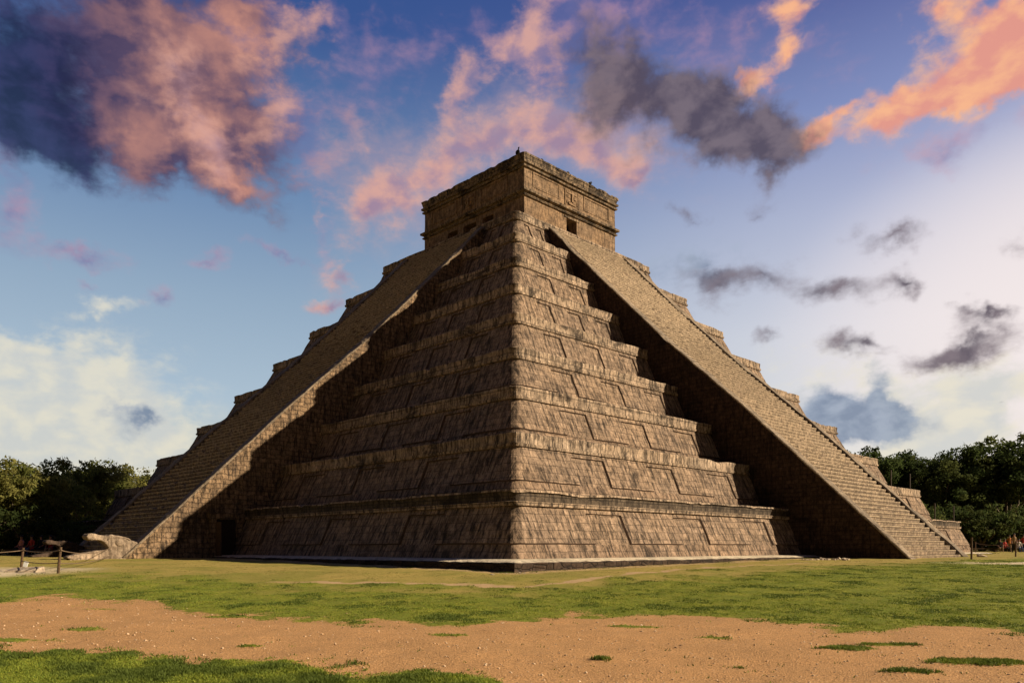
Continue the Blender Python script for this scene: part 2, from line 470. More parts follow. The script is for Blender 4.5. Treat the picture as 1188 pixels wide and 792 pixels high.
# lower wall as four walls with real openings
def wall_with_holes(axis,fixed,inner,a0,a1,z0,z1,holes,name):
    mb=MB(); xs=sorted({a0,a1,*[h[0] for h in holes],*[h[1] for h in holes]}); zs=sorted({z0,z1,*[h[2] for h in holes],*[h[3] for h in holes]})
    for i in range(len(xs)-1):
        for j in range(len(zs)-1):
            cx=(xs[i]+xs[i+1])/2; cz=(zs[j]+zs[j+1])/2
            if any(h[0]<cx<h[1] and h[2]<cz<h[3] for h in holes): continue
            lo,hi=min(fixed,inner),max(fixed,inner)
            if axis=='y': mb.box(xs[i],xs[i+1],lo,hi,zs[j],zs[j+1])
            else: mb.box(lo,hi,xs[i],xs[i+1],zs[j],zs[j+1])
    bm=bmesh.new(); 
    vs=[bm.verts.new(v) for v in mb.v]
    for f_ in mb.f: bm.faces.new([vs[i] for i in f_])
    bmesh.ops.remove_doubles(bm,verts=bm.verts,dist=1e-4)
    # remove internal duplicate faces
    seen={}
    for f_ in list(bm.faces):
        key=tuple(sorted(v.index for v in f_.verts)) if False else tuple(sorted((round(v.co.x,3),round(v.co.y,3),round(v.co.z,3)) for v in f_.verts))
        seen.setdefault(key,[]).append(f_)
    dead=[f_ for fs in seen.values() if len(fs)>1 for f_ in fs]
    bmesh.ops.delete(bm,geom=dead,context='FACES')
    me=bpy.data.meshes.new(name); bm.to_mesh(me); bm.free(); me.materials.append(M_temple); auto_uv(me)
    return link(bpy.data.objects.new(name,me),tem)
LW=2.32
wall_with_holes('y',TY0,TY0+.9,TX0,TX1,-.1,LW,[(-.74,.48,.0,2.02)],'wall')
wall_with_holes('x',TX0,TX0+.9,TY0+.9,TY1,-.1,LW,[(-3.0,-1.75,.0,1.95),(-1.0,.5,.0,1.95),(1.2,2.4,.0,1.95)],'wall')
wall_with_holes('y',TY1,TY1-.9,TX0+.9,TX1,-.1,LW,[],'wall')
wall_with_holes('x',TX1,TX1-.9,TY0+.9,TY1-.9,-.1,LW,[],'wall')
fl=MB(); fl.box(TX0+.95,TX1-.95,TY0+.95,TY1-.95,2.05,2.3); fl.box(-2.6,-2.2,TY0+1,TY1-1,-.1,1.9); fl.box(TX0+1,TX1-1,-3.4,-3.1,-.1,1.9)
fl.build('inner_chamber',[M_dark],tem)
lin=MB(); lin.box(-1.0,.78,TY0-.05,TY0+.06,2.04,2.2); lin.build('lintel',[M_trim],tem,jit=.02)
zs=LW
rect_sweep([(-.1,zs-.02),(.12,zs),(.16,zs+.1),(.05,zs+.14),(.05,zs+.24),(.26,zs+.32),(.28,zs+.48),(.06,zs+.56),(.02,zs+.62)],'middle_moulding',[M_trim],tem,TX0,TX1,TY0,TY1,False)
zu0=zs+.60; zu1=4.45
rect_sweep([(.0,zu0),(-.01,zu0+.5),(-.02,zu1)],'upper_wall',[M_temple],tem,TX0,TX1,TY0,TY1,False)
rect_sweep([(-.05,zu1-.02),(.13,zu1),(.16,zu1+.12),(.05,zu1+.16),(.06,zu1+.24),(.2,zu1+.28),(.22,zu1+.42),(.04,zu1+.46)],'upper_moulding',[M_trim],tem,TX0,TX1,TY0,TY1,False)
rect_sweep([(.04,zu1+.44),(.08,zu1+.5),(.14,zu1+.75),(.2,zu1+1.0),(.2,top-.03),(.14,top),(-.6,top),(-.6,top-.3),(-3,top-.3)],'parapet',[M_trim],tem,TX0,TX1,TY0,TY1,True,.2,chip=.25)
# frieze: framed panels and a carved block over each doorway
def frieze(face):
    fz0,fz1=zu0+.12,zu1-.14
    def bx(mb,a0,a1,z0,z1,dep):
        if face=='y': mb.box(a0,a1,TY0-dep,TY0+.05,z0,z1)
        else: mb.box(TX0-dep,TX0+.05,a0,a1,z0,z1)
    c0=-.1
    for (a,b) in ((-4.5,-1.5),(1.3,4.6)):
        mb=MB(); w=.16; h0=fz0+.18; h1=fz1-.06
        bx(mb,a,b,h1-.0,h1+.1,.035); bx(mb,a,a+w,h0+.1,h1-.003,.035); bx(mb,b-w,b,h0+.1,h1-.003,.035); bx(mb,a,b,h0,h0+.097,.035)
        mb.build('frieze_frame',[M_temple],tem,jit=.02)
    mb=MB()
    rnd=random.Random(5)
    a,b=c0-.85,c0+.85
    bx(mb,a,a+.13,fz0,fz1,.05); bx(mb,b-.13,b,fz0,fz1,.05)
    # stylised carved mask: brow, eyes, long nose, mouth
    m=c0
    bx(mb,m-.62,m+.62,fz1-.28,fz1-.08,.05)
    for sx in (-1,1):
        bx(mb,*sorted((m+sx*.22,m+sx*.55)),fz0+.62,fz0+.68+.16,.06)
        bx(mb,*sorted((m+sx*.5,m+sx*.64)),fz0+.2,fz0+.55,.05)
    bx(mb,m-.1,m+.1,fz0+.38,fz0+.95,.10)
    bx(mb,m-.42,m+.42,fz0+.12,fz0+.26,.06)
    for i in range(4): bx(mb,m-.36+i*.2,m-.26+i*.2,fz0+.28,fz0+.36,.05)
    mb.build('mask_carving',[M_temple],tem,jit=.06)
frieze('y'); frieze('x')
# columns in the front entrance are the two piers between the three openings (cut in the wall); roof finial stubs
for i,(x,y,h) in enumerate([(-3.55,TY0-.02,.32),(-.55,TY0-.02,.4),(-2.68,TY0,.25),(-5.35,-5.9,.3)]):
    mb=MB(); mb.tube([(x,y,top-.05),(x+.03,y,top+h*.5),(x-.02,y+.03,top+h*.8)],[.13,.10,.05],6)
    mb.build('roof_stub',[M_trim],tem,jit=.03)

# ------------------------------------------------------------------ serpent heads
def remesh_obj(verts,faces,voxel,disp=.03,smooth_it=4,seed=0):
    me=bpy.data.meshes.new('tmp'); me.from_pydata(verts,[],faces); me.update()
    bm=bmesh.new(); bm.from_mesh(me); bmesh.ops.recalc_face_normals(bm,faces=bm.faces); bm.to_mesh(me); bm.free()
    o=bpy.data.objects.new('tmp',me); COL.objects.link(o)
    r=o.modifiers.new('r','REMESH'); r.mode='VOXEL'; r.voxel_size=voxel
    sm=o.modifiers.new('s','SMOOTH'); sm.iterations=smooth_it; sm.factor=.6
    dg=bpy.context.evaluated_depsgraph_get(); out=bpy.data.meshes.new_from_object(o.evaluated_get(dg))
    bpy.data.objects.remove(o); 
    for v in out.vertices:
        q=v.co+Vector((seed,0,0)); n=v.normal
        v.co+=n*(noise.noise(q*3.2)*disp+noise.noise(q*9)*disp*.5)
    out.update(); return out
def extrude_poly(pts,w0,w1):
    """side outline (x,z), widths along y"""
    n=len(pts); v=[(x,-w0/2,z) for x,z in pts]+[(x,w0/2,z) for x,z in pts]
    f=[tuple(range(n)),tuple(range(2*n-1,n-1,-1))]+[(i,n+i,n+(i+1)%n,(i+1)%n) for i in range(n)]
    return v,f
M_head2=stone('painted_shade_carved_limestone',(.075,.05,.035),(.06,.042,.03),(.02,.014,.011),3,2,.004,.4,.7,offs=6,mortdark=.1,bs=.9)  # shade on the far head is painted into its stone colour
def serpent(y,label,M_head):
    root=empty('serpent_head',(-32.35,y,-.2)); tag(root,label,'statue','carved serpent heads at the foot of the stairway')
    # outline in metres; -x is the muzzle
    upper=[(-.12,-.05),(.12,.32),(.46,.74),(.36,.86),(.05,1.0),(-.2,1.14),(-.55,1.24),(-.82,1.27),(-.92,1.2),(-1.05,1.22),(-1.25,1.27),(-1.45,1.34),(-1.66,1.32),(-1.74,1.2),(-1.70,1.04),(-1.54,.98),(-1.36,1.0),(-1.18,.97),(-1.0,.84),(-.88,.62),(-.84,.3),(-.9,-.05)]
    lower=[(-.2,-.04),(-.2,.5),(-.75,.56),(-1.0,.52),(-1.3,.47),(-1.6,.40),(-1.9,.33),(-2.2,.27),(-2.42,.22),(-2.5,.12),(-2.3,.02),(-1.4,-.04)]
    V0,F0=extrude_poly([(x*1.17,z) for x,z in upper],.74,.74); v1,f1=extrude_poly([(x*1.17,z) for x,z in lower],.66,.66)
    F0=F0+[tuple(i+len(V0) for i in q) for q in f1]; V0=V0+v1
    for nm,pts,w in (('head',upper,.74),):
        v,f=V0,F0; me=remesh_obj(v,f,.045,.035,5,len(pts)); me.name=nm
        me.materials.append(M_head); auto_uv(me)
        for p in me.polygons: p.use_smooth=True
        o=link(bpy.data.objects.new(nm,me),root)
    for sy in (-1,1):
        mb=MB(); rings=[]
        c=Vector((-.5,sy*.34,.86)); n=12
        for j in range(5):
            a=j/4*math.pi/2; r=.2*math.cos(a)+.001; h=.1*math.sin(a)
            rings.append([mb.vert(c.x+math.cos(2*math.pi*i/n)*r*1.2,c.y+sy*h,c.z+math.sin(2*math.pi*i/n)*r) for i in range(n)])
        for j in range(4):
            for i in range(n):
                q=(rings[j][i],rings[j][(i+1)%n],rings[j+1][(i+1)%n],rings[j+1][i]); mb.face(q if sy<0 else q[::-1])
        mb.build('eye',[M_head],root,smooth=True)
        b=MB(); pts=[(-.25+.62*math.cos(t)*.9,sy*.53,.95+.2*math.sin(t)) for t in np.linspace(.3,2.9,9)]
        b.tube([(x-.3,yy*.68,z) for x,yy,z in pts],.035,6); b.build('brow',[M_head],root,smooth=True)
        for i in range(0):
            t=MB(); x=-1.15-.1*i; t.tube([(x,sy*.36,.80+.05*i),(x-.02,sy*.36,.66+.05*i)],[.05,.02],5); t.build('tooth',[M_head],root)
    return root
serpent(-4.35,'pale sunlit serpent head with open jaws at the near foot of the left stairway',M_head)
serpent(4.35,'dark shaded serpent head at the far foot of the left stairway, behind the rope',M_head2).scale=(.82,1,.80)

# ------------------------------------------------------------------ ground
CAMX,CAMY,CAMZ=-46.53,-46.65,.452
YAW=R(45.371); FW=np.array([math.cos(YAW),math.sin(YAW)]); RT=np.array([FW[1],-FW[0]])
GD=[-60,5,9,15,20,25,32,40,60,200,2000]; GZ=[-1.2,-1.15,-1.11,-.95,-.72,-.43,-.3,-.17,-.1,0,0]
def gz(x,y):
    dd=(np.asarray(x)-CAMX)*FW[0]+(np.asarray(y)-CAMY)*FW[1]
    return np.interp(dd,GD,GZ)
def vnoise(x,y,s,seed=0):
    return np.array([noise.fractal(Vector((a*s+seed,b*s-seed,seed)),1.0,2.0,5) for a,b in zip(x.ravel(),y.ravel())]).reshape(x.shape)
# lawn edges, in metres in front of (D) and beside (q=lateral/D) the viewing spot
LOW=[(-.75,18.2),(-.653,18.19),(-.559,18.37),(-.466,18.0),(-.40,15.8),(-.213,14.7),(-.059,14.5),(.007,15.6),(.171,15.9),(.281,14.6),(.391,14.26),(.556,13.5),(.653,13.1),(.8,12.5)]
BOT=[(-.75,11.5),(-.653,11.2),(-.51,10.6),(-.422,9.95),(-.125,9.7),(-.026,9.1),(.0,7.5),(.8,7.0)]
DRY=[(-.75,25.5),(-.653,24.8),(-.488,23.5),(-.323,21.3),(.007,19.2),(.116,20.5),(.336,25.5),(.512,31.0),(.653,40.),(.8,45.)]
PATCH=[(-7.6,12.4,.8,.16),(4.9,11.46,.35,.10),(5.7,11.9,.45,.10),(1.22,10.58,.12,.05),(-8.7,16.75,.5,.12),(-5.6,15.4,.4,.1),(-3.9,11.7,.15,.05),(2.95,10.1,.15,.05),(4.93,9.64,.35,.06),
 (6.35,10.3,.7,.11),(-1.0,12.9,.3,.1),(3.3,12.6,.3,.07),(-7.4,13.6,.3,.1),(2.3,14.0,.5,.1)]
TRAIL=[(-7.5,22.43),(-3.5,22.2),(.15,21.1),(1.9,22.68),(4.1,25.68),(10.9,32.53),(17,36)]
def field(x,y,nz):
    """returns grass, dry, pale weights"""
    dd=(x-CAMX)*FW[0]+(y-CAMY)*FW[1]; lat=(x-CAMX)*RT[0]+(y-CAMY)*RT[1]; q=lat/np.maximum(dd,1)
    low=np.interp(q,*zip(*LOW))+nz*1.3; bot=np.interp(q,*zip(*BOT))+nz*1.1; dry=np.interp(q,*zip(*DRY))+nz*4
    sm=lambda t:1/(1+np.exp(-np.clip(t,-30,30)))
    g=sm((dd-low)*3.5); g=np.maximum(g,sm((bot-dd)*3.5)*(dd>0))
    for (l,D_,rl,rd) in PATCH:
        r=((lat-l)/rl)**2+((dd-D_)/(rd*1.6))**2
        g=np.maximum(g,sm((1-r+nz*1.2)*2.5))
    dr=sm((dd-dry-1.2)*1.2)
    # trail
    tx=nz*.5+np.interp(lat,[p[0] for p in TRAIL],[p[1] for p in TRAIL]); pale=np.exp(-((dd-tx)/(.3+nz*.25))**2)*sm((lat+6.5)*1.1+nz*2)*sm((14-lat)*.6) 
    # gravel patches left and right
    pl_=sm((1-(((lat+18.6)/3.9)**2+((dd-26.2)/3.0)**2)+nz*.5)*5)
    pr=sm((1-(((lat-24.5)/5.2)**2+((dd-33.5)/1.7)**2)+nz*.5)*5)
    rim=np.exp(-((np.maximum(abs(x),abs(y))-28.6)/.8)**2)*.6
    return g,dr,np.clip(pale*1.1,0,1),np.clip(pl_+pr,0,1),rim
def build_ground():
    # lateral/depth lattice, fine near the viewer
    D=np.concatenate([np.arange(-60,4,8.),np.arange(4,36,.13),np.arange(36,60,.6),[62,66,72,80,95,120,160,220,320,500,800,1500]])
    L=np.concatenate([[-1500,-700,-300,-150,-90,-60,-45],np.arange(-34,34.01,.2),[45,60,90,150,300,700,1500]])
    dd,ll=np.meshgrid(D,L,indexing='ij')
    x=CAMX+dd*FW[0]+ll*RT[0]; y=CAMY+dd*FW[1]+ll*RT[1]
    near=(dd>3)&(dd<60)&(abs(ll)<40)
    nz=np.zeros_like(x); n2=np.zeros_like(x)
    nz[near]=vnoise(x[near],y[near],.55,3); n2[near]=vnoise(x[near],y[near],2.3,9)
    z=gz(x,y)+nz*.03+n2*.018
    g,dr,pa,gr,rim=field(x,y,nz+n2*.35)
    z=z+g*.03
    ins=(abs(x)<27.5)&(abs(y)<27.5); z=np.where(ins,z-.5,z)
    h,w=x.shape; me=bpy.data.meshes.new('ground')
    idx=np.arange(h*w).reshape(h,w)
    q=np.stack([idx[:-1,:-1],idx[:-1,1:],idx[1:,1:],idx[1:,:-1]],-1).reshape(-1,4)
    me.from_pydata(np.stack([x,y,z],-1).reshape(-1,3).tolist(),[],q.tolist())
    a=me.color_attributes.new('cover','FLOAT_COLOR','POINT')
    c=np.stack([g,dr,np.clip(pa+rim,0,1),gr],-1).reshape(-1,4)
    a.data.foreach_set('color',c.ravel().astype(np.float32))
    me.polygons.foreach_set('use_smooth',[True]*len(me.polygons)); me.update()
    if me.polygons[0].normal.z<0: me.flip_normals()
    m,nt=material('ground_cover')
    at=nt.n('ShaderNodeAttribute',attribute_name='cover'); sp=nt.n('ShaderNodeSeparateColor',inp={0:at.outputs['Color']})
    G,Dr,Pa=sp.outputs[0],sp.outputs[1],sp.outputs[2]; Al=at.outputs['Alpha']
    tc=nt.n('ShaderNodeTexCoord'); ob=tc.outputs['Object']
    f1=nt.noise(ob,11,6,.7); f2=nt.noise(ob,1.3,5,.6); f3=nt.noise(ob,45,3,.6); f4=nt.noise(ob,.35,4,.6)
    dirt=nt.mix(nt.smooth(f2,.3,.7),(.56,.31,.13),(.48,.27,.115))
    dirt=nt.mix(1.0,dirt,nt.ramp(f3,[(.3,.45),(.62,1.18)]),'MULTIPLY')
    vo=nt.n('ShaderNodeTexVoronoi',inp={'Vector':ob,'Scale':13.0}); peb=nt.smooth(vo.outputs['Distance'],.22,.10)
    dirt=nt.mix(nt.math('MULTIPLY',peb,.5),dirt,(.62,.46,.28))
    dirt=nt.mix(nt.math('MULTIPLY',nt.smooth(nt.noise(ob,22,4,.75),.56,.68),.7),dirt,(.16,.085,.04))
    grn=nt.mix(nt.smooth(f2,.35,.65),(.16,.205,.026),(.29,.295,.038)); grn=nt.mix(nt.smooth(f1,.35,.7),grn,(.14,.135,.02))
    dry=nt.mix(nt.smooth(f1,.35,.65),(.40,.29,.09),(.31,.25,.06)); dry=nt.mix(nt.math('MULTIPLY',nt.smooth(f4,.45,.6),.6),dry,(.19,.19,.035))
    cov=nt.mix(Dr,grn,dry)
    gm=nt.math('ADD',G,nt.math('MULTIPLY',nt.math('SUBTRACT',f1,.5),1.1)); gm=nt.smooth(gm,.38,.62)
    col=nt.mix(gm,dirt,cov)
    pm=nt.smooth(nt.math('ADD',Pa,nt.math('MULTIPLY',nt.math('SUBTRACT',f1,.5),1.0)),.2,.75)
    col=nt.mix(pm,col,(.46,.31,.16)); col=nt.mix(Al,col,(.62,.50,.33))
    h_=nt.math('ADD',f3,nt.math('MULTIPLY',f1,1.2)); h_=nt.math('ADD',h_,nt.math('MULTIPLY',peb,.5))
    finish(nt,col,.95,h_,.7,.03,.1)
    me.materials.append(m)
    o=link(bpy.data.objects.new('ground',me)); o['kind']='structure'
build_ground()

def build_grass():
    rng=np.random.default_rng(5)
    N=330000
    # denser near the viewer
    D=4+ (rng.random(N)**1.0)*34; q=rng.uniform(-.72,.72,N); D=np.where(rng.random(N)<.25,rng.uniform(8,12,N),D)
    lat=q*D; x=CAMX+D*FW[0]+lat*RT[0]; y=CAMY+D*FW[1]+lat*RT[1]
    nz=vnoise(x,y,.55,3); n2=vnoise(x,y,2.3,9)
    g,dr,pa,gr,rim=field(x,y,nz+n2*.35)
    clump=vnoise(x,y,1.1,21)
    keep=(rng.random(N)<np.clip(g**1.6*1.1-.03,0.0012,1)*np.clip(1-dr*.55,0,1)*np.clip(1-pa*1.2-gr-rim,0,1))&~((abs(x)<28.4)&(abs(y)<28.4))&(D>7)
    x,y,nz,n2,D,dr,g,clump=(a[keep] for a in (x,y,nz,n2,D,dr,g,clump)); n=len(x)
    z=gz(x,y)+nz*.03+n2*.018+g*.03-.008
    B=4
    M=5200; t=rng.uniform(-29,29,M); o_=28.35+np.abs(rng.normal(0,.22,M)); sd_=rng.random(M)<.5
    wx=np.where(sd_,-o_,t); wy=np.where(sd_,t,-o_); kk=(np.abs(np.where(sd_,wy,wx))>5.6)&(rng.random(M)<np.clip(.5+vnoise(wx,wy,.9,5)*2.5,.03,1))
    wx,wy=wx[kk],wy[kk]; k_=len(wx); x=np.concatenate([x,wx]); y=np.concatenate([y,wy]); z=np.concatenate([z,gz(wx,wy)]); dr=np.concatenate([dr,rng.random(k_)*.5]); clump=np.concatenate([clump,np.full(k_,1.0)]); D=np.concatenate([D,np.full(k_,13.5)]); n=len(x)
    x=np.repeat(x,B)+rng.normal(0,.03,n*B); y=np.repeat(y,B)+rng.normal(0,.03,n*B); z=np.repeat(z,B); dr=np.repeat(dr,B); cl=np.repeat(clump,B)
    m=n*B; a=rng.uniform(0,2*math.pi,m); hgt=rng.uniform(.015,.042,m)*(1+np.clip(cl,-.5,1)*.9)*np.where(dr>.5,.55,1)*np.repeat(np.interp(D,[9,14,20],[1.1,.9,.65]),B)
    w=rng.uniform(.004,.009,m)*np.repeat(1+D/18,B); lx=rng.normal(0,.5,m)*hgt; ly=rng.normal(0,.5,m)*hgt
    V=np.empty((m,3,3)); V[:,0]=np.stack([x-np.cos(a)*w,y-np.sin(a)*w,z],-1); V[:,1]=np.stack([x+np.cos(a)*w,y+np.sin(a)*w,z],-1); V[:,2]=np.stack([x+lx,y+ly,z+hgt],-1)
    me=bpy.data.meshes.new('grass'); me.vertices.add(m*3); me.vertices.foreach_set('co',V.ravel())
    me.loops.add(m*3); me.loops.foreach_set('vertex_index',np.arange(m*3,dtype=np.int32))
    me.polygons.add(m); me.polygons.foreach_set('loop_start',np.arange(0,m*3,3,dtype=np.int32)); me.update(calc_edges=True)
    at=me.color_attributes.new('tone','FLOAT_COLOR','POINT')
    t=np.repeat(np.stack([dr,rng.random(m),cl*.5+.5+.13*np.repeat((D<13.2)*1.0,B),np.ones(m)],-1),3,axis=0); at.data.foreach_set('color',t.ravel().astype(np.float32))
    mt,nt=material('grass_blades'); A=nt.n('ShaderNodeAttribute',attribute_name='tone'); sp=nt.n('ShaderNodeSeparateColor',inp={0:A.outputs['Color']})
    c=nt.mix(sp.outputs[1],(.13,.19,.024),(.31,.33,.04)); c=nt.mix(nt.smooth(sp.outputs[2],.45,.75),c,(.10,.135,.02)); c=nt.mix(nt.math('MULTIPLY',sp.outputs[0],.75),c,(.33,.26,.08))
    finish(nt,c,.7,spec=.2,trans=.3); me.materials.append(mt)
    o=link(bpy.data.objects.new('grass',me)); tag(o,'short green and yellowing grass growing beside the dirt path before the pyramid','grass',kind='stuff')
build_grass()
def build_gravel():
    rng=np.random.default_rng(8); N=15000
    D=7.5+rng.random(N)**1.4*14; q=rng.uniform(-.72,.72,N); x=CAMX+D*(FW[0]+q*RT[0]); y=CAMY+D*(FW[1]+q*RT[1])
    nz=vnoise(x,y,.55,3); n2=vnoise(x,y,2.3,9); g,dr,pa,gr,rim=field(x,y,nz+n2*.35)
    k=(rng.random(N)<np.clip(1-g*1.1,0,1)*np.clip(.45+n2*1.2,0.1,1)); x,y,nz,n2,D,g=(a[k] for a in (x,y,nz,n2,D,g)); n=len(x)
    z=gz(x,y)+nz*.03+n2*.018+g*.03
    base=np.array([(1,0,0),(0,1,0),(-1,0,0),(0,-1,0),(0,0,1),(0,0,-1)],float); F=np.array([(0,1,4),(1,2,4),(2,3,4),(3,0,4),(1,0,5),(2,1,5),(3,2,5),(0,3,5)])
    r=(rng.random(n)**4*.02+.004)*(1+D/30); a=rng.uniform(0,6.28,n); V=base[None]*r[:,None,None]*rng.uniform(.5,1.2,(n,6,1))*np.array([1.1,.9,.7])
    c,s_=np.cos(a)[:,None],np.sin(a)[:,None]; X=V[...,0]*c-V[...,1]*s_; Y=V[...,0]*s_+V[...,1]*c
    V=np.stack([X+x[:,None],Y+y[:,None],V[...,2]+z[:,None]],-1).reshape(-1,3); Fi=(np.arange(n)[:,None,None]*6+F[None]).reshape(-1,3)
    me=bpy.data.meshes.new('gravel'); me.vertices.add(len(V)); me.vertices.foreach_set('co',V.ravel()); me.loops.add(len(Fi)*3); me.loops.foreach_set('vertex_index',Fi.ravel().astype(np.int32))
    me.polygons.add(len(Fi)); me.polygons.foreach_set('loop_start',np.arange(0,len(Fi)*3,3,dtype=np.int32)); me.update(calc_edges=True)
    m,nt=material('gravel_stone'); tc=nt.n('ShaderNodeTexCoord'); f=nt.noise(tc.outputs['Object'],9,3); finish(nt,nt.ramp(f,[(.3,(.20,.12,.065)),(.5,(.52,.34,.19)),(.68,(.66,.52,.36))]),.9); me.materials.append(m)
    o=link(bpy.data.objects.new('gravel',me)); tag(o,'fine gravel and grit scattered over the orange dirt path','gravel',kind='stuff')
build_gravel()
def gzz(x,y): return float(gz(x,y))

# ------------------------------------------------------------------ stones
def rock_mesh(seed):
    bm=bmesh.new(); bmesh.ops.create_icosphere(bm,subdivisions=2,radius=.5)
    for v in bm.verts:
        q=v.co.copy(); v.co*=1+noise.noise(q*2.2+Vector((seed*7,0,0)))*.55; v.co.z*=.62
        for ax in range(3): v.co[ax]=max(-.36,min(.36,v.co[ax]))*1.0 if ax!=2 else v.co[ax]
    me=bpy.data.meshes.new('rock'); bm.to_mesh(me); bm.free(); me.materials.append(M_rock); auto_uv(me); return me
ROCKS=[rock_mesh(i) for i in range(5)]
def rock(x,y,s,label,group,zoff=0,name='rock'):
    o=bpy.data.objects.new(name,random.choice(ROCKS)); link(o)
    o.scale=(s*random.uniform(.8,1.3),s*random.uniform(.7,1.1),s*random.uniform(.6,1)); o.rotation_euler=(random.uniform(-.2,.2),random.uniform(-.2,.2),random.uniform(0,6.3))
    o.location=(x,y,gzz(x,y)+.12*s+zoff); return tag(o,label,'stone',group)
for i in range(34):
    t=random.random(); x=-10.6+t*2.6+random.gauss(0,.35); y=-29.6-t*1.0+random.gauss(0,.3)
    rock(x,y,random.uniform(.14,.34),'pale loose stone in the rubble heap on the grass before the right stairway wall','rubble stones at the foot of the right stairway wall')
for i in range(9):
    x=-29.0+random.uniform(-.7,.9); y=-29.0+random.uniform(-.5,.5)
    rock(x,y,random.uniform(.08,.2),'small pale stone lying on the grass by the near corner of the plinth','stones at the corner of the plinth')
for i in range(17):
    rock(-32.7-i*.15,-4.8+random.uniform(-.05,.05),random.uniform(.12,.2),'small pale stone in the row beneath the sunlit serpent head','stones under the sunlit serpent head')
rock(5.3,-33.3,.55,'rough pale stone block at the right foot of the right stairway','stone block',0)

# low stone slab by the rope fence
mb=MB(); 
b_=[(-.62,-.42),(.62,-.38),(.66,.38),(-.6,.44)]
n=len(b_); lo=[mb.vert(x,y,-.05) for x,y in b_]; hi=[mb.vert(x*.96,y*.96,(.06 if y<0 else .17)+(x+.6)*.03) for x,y in b_]
mb.face(hi)
for i in range(4): mb.face((lo[i],lo[(i+1)%4],hi[(i+1)%4],hi[i]))
sx,sy=-39.75,-16.7
sl=mb.build('stone_slab',[M_rock]); sl.scale=(.8,.8,.9); sl.location=(sx,sy,gzz(sx,sy)+.03); sl.rotation_euler=(0,0,YAW-R(90)+.12); tag(sl,'low pale tilted stone slab on the gravel beside the leftmost wooden post','slab')
bv=sl.modifiers.new('b','BEVEL'); bv.width=.03; bv.segments=2

# ------------------------------------------------------------------ posts and ropes
def post(x,y,h,lean,label,r=.05):
    z=gzz(x,y); root=empty('wooden_post',(x,y,z)); tag(root,label,'post','wooden posts of the rope barriers')
    mb=MB(); mb.tube([(0,0,-.12),(lean[0]*.5,lean[1]*.5,h*.5),(lean[0],lean[1],h)],[r*.9,r*.85,r*.8],8); mb.build('shaft',[M_wood],root,jit=.006)
    k=MB(); a=[(lean[0]*.9+math.cos(t)*r*1.3,lean[1]*.9+math.sin(t)*r*1.3,h*.88) for t in np.linspace(0,6.283,9)]; k.tube(a,.014,5,cap=False); k.build('rope_loop',[M_rope],root)
    return Vector((x+lean[0]*.9,y+lean[1]*.9,z+h*.88)),Vector((x,y,z+h*.42))
def rope(a,b,sag,label,r=.016):
    mb=MB(); pts=[a.lerp(b,t)-Vector((0,0,sag*4*t*(1-t))) for t in np.linspace(0,1,14)]
    mb.tube(pts,r,5); o=mb.build('rope',[M_rope],smooth=True); tag(o,label,'rope','ropes strung between the wooden posts')
lean=(RT*.09)
A1,A2=post(-39.33,-14.36,.80,(lean[0],lean[1]),'leaning wooden post farthest to the left, above the stone slab')
B1,B2=post(-39.22,-18.51,.88,(lean[0],lean[1]),'leaning wooden post left of the sunlit serpent head')
C1,C2=post(-32.6,-3.4,.85,(0,0),'short wooden post hidden beside the jaw of the sunlit serpent head')
Z1,Z2=post(-43.4,-14.6,.85,(0,0),'wooden post outside the left edge of the view')
rope(A1,B1,.06,'upper rope between the two leaning posts on the left'); rope(A2,B2,.05,'lower rope between the two leaning posts on the left')
rope(B1,C1,.25,'upper rope running from the leaning post to the serpent head'); rope(B2,C2,.2,'lower rope running from the leaning post to the serpent head')
rope(Z1,A1,.12,'upper rope leaving the picture at the left edge')
# small white notice lying against the left post
mb=MB(); mb.box(-.08,.08,-.01,.01,0,.22); s_=mb.build('notice_board',[M_white]); s_.location=(-38.9,-13.0,gzz(-38.6,-12.3)+.05); s_.rotation_euler=(R(-15),R(12),YAW-R(90)); tag(s_,'small blank white board propped behind the two leaning posts','sign')
P1,P2=post(-3.47,-35.1,1.12,(-.03,-.03),'wooden post at the foot of the right stairway',.055)
P3,P4=post(7.1,-34.6,.95,(0,0),'wooden post near the right edge, before the seated visitors',.05)
P5,P6=post(26.0,-27.5,1.0,(0,0),'far wooden post right of the pyramid, before the trees',.05)
P7,P8=post(17.0,-37.0,.95,(0,0),'wooden post beyond the right edge of the view',.07)
rope(P5,P3,.15,'rope between the far post and the post near the right edge'); rope(P3,P7,.1,'rope leaving the picture at the right edge')
for (x,y,k,lab) in [(20.5,-26.1,1,'thin iron rod on the lowest terrace, left one of two, right of the stairway'),(25.9,-25.9,1,'thin iron rod at the far right corner of the lowest terrace'),(18.0,-23.7,2,'thin iron rod on the second terrace from the ground, nearest the stairway'),(22.5,-23.6,2,'thin iron rod on the second terrace from the ground, nearest its corner')]:
    mb=MB(); mb.tube([(x,y,Z_[k]-.05),(x,y,Z_[k]+1.3)],.045,6); o=mb.build('iron_rod',[M_iron]); tag(o,lab,'rod','thin iron rods on the terraces')

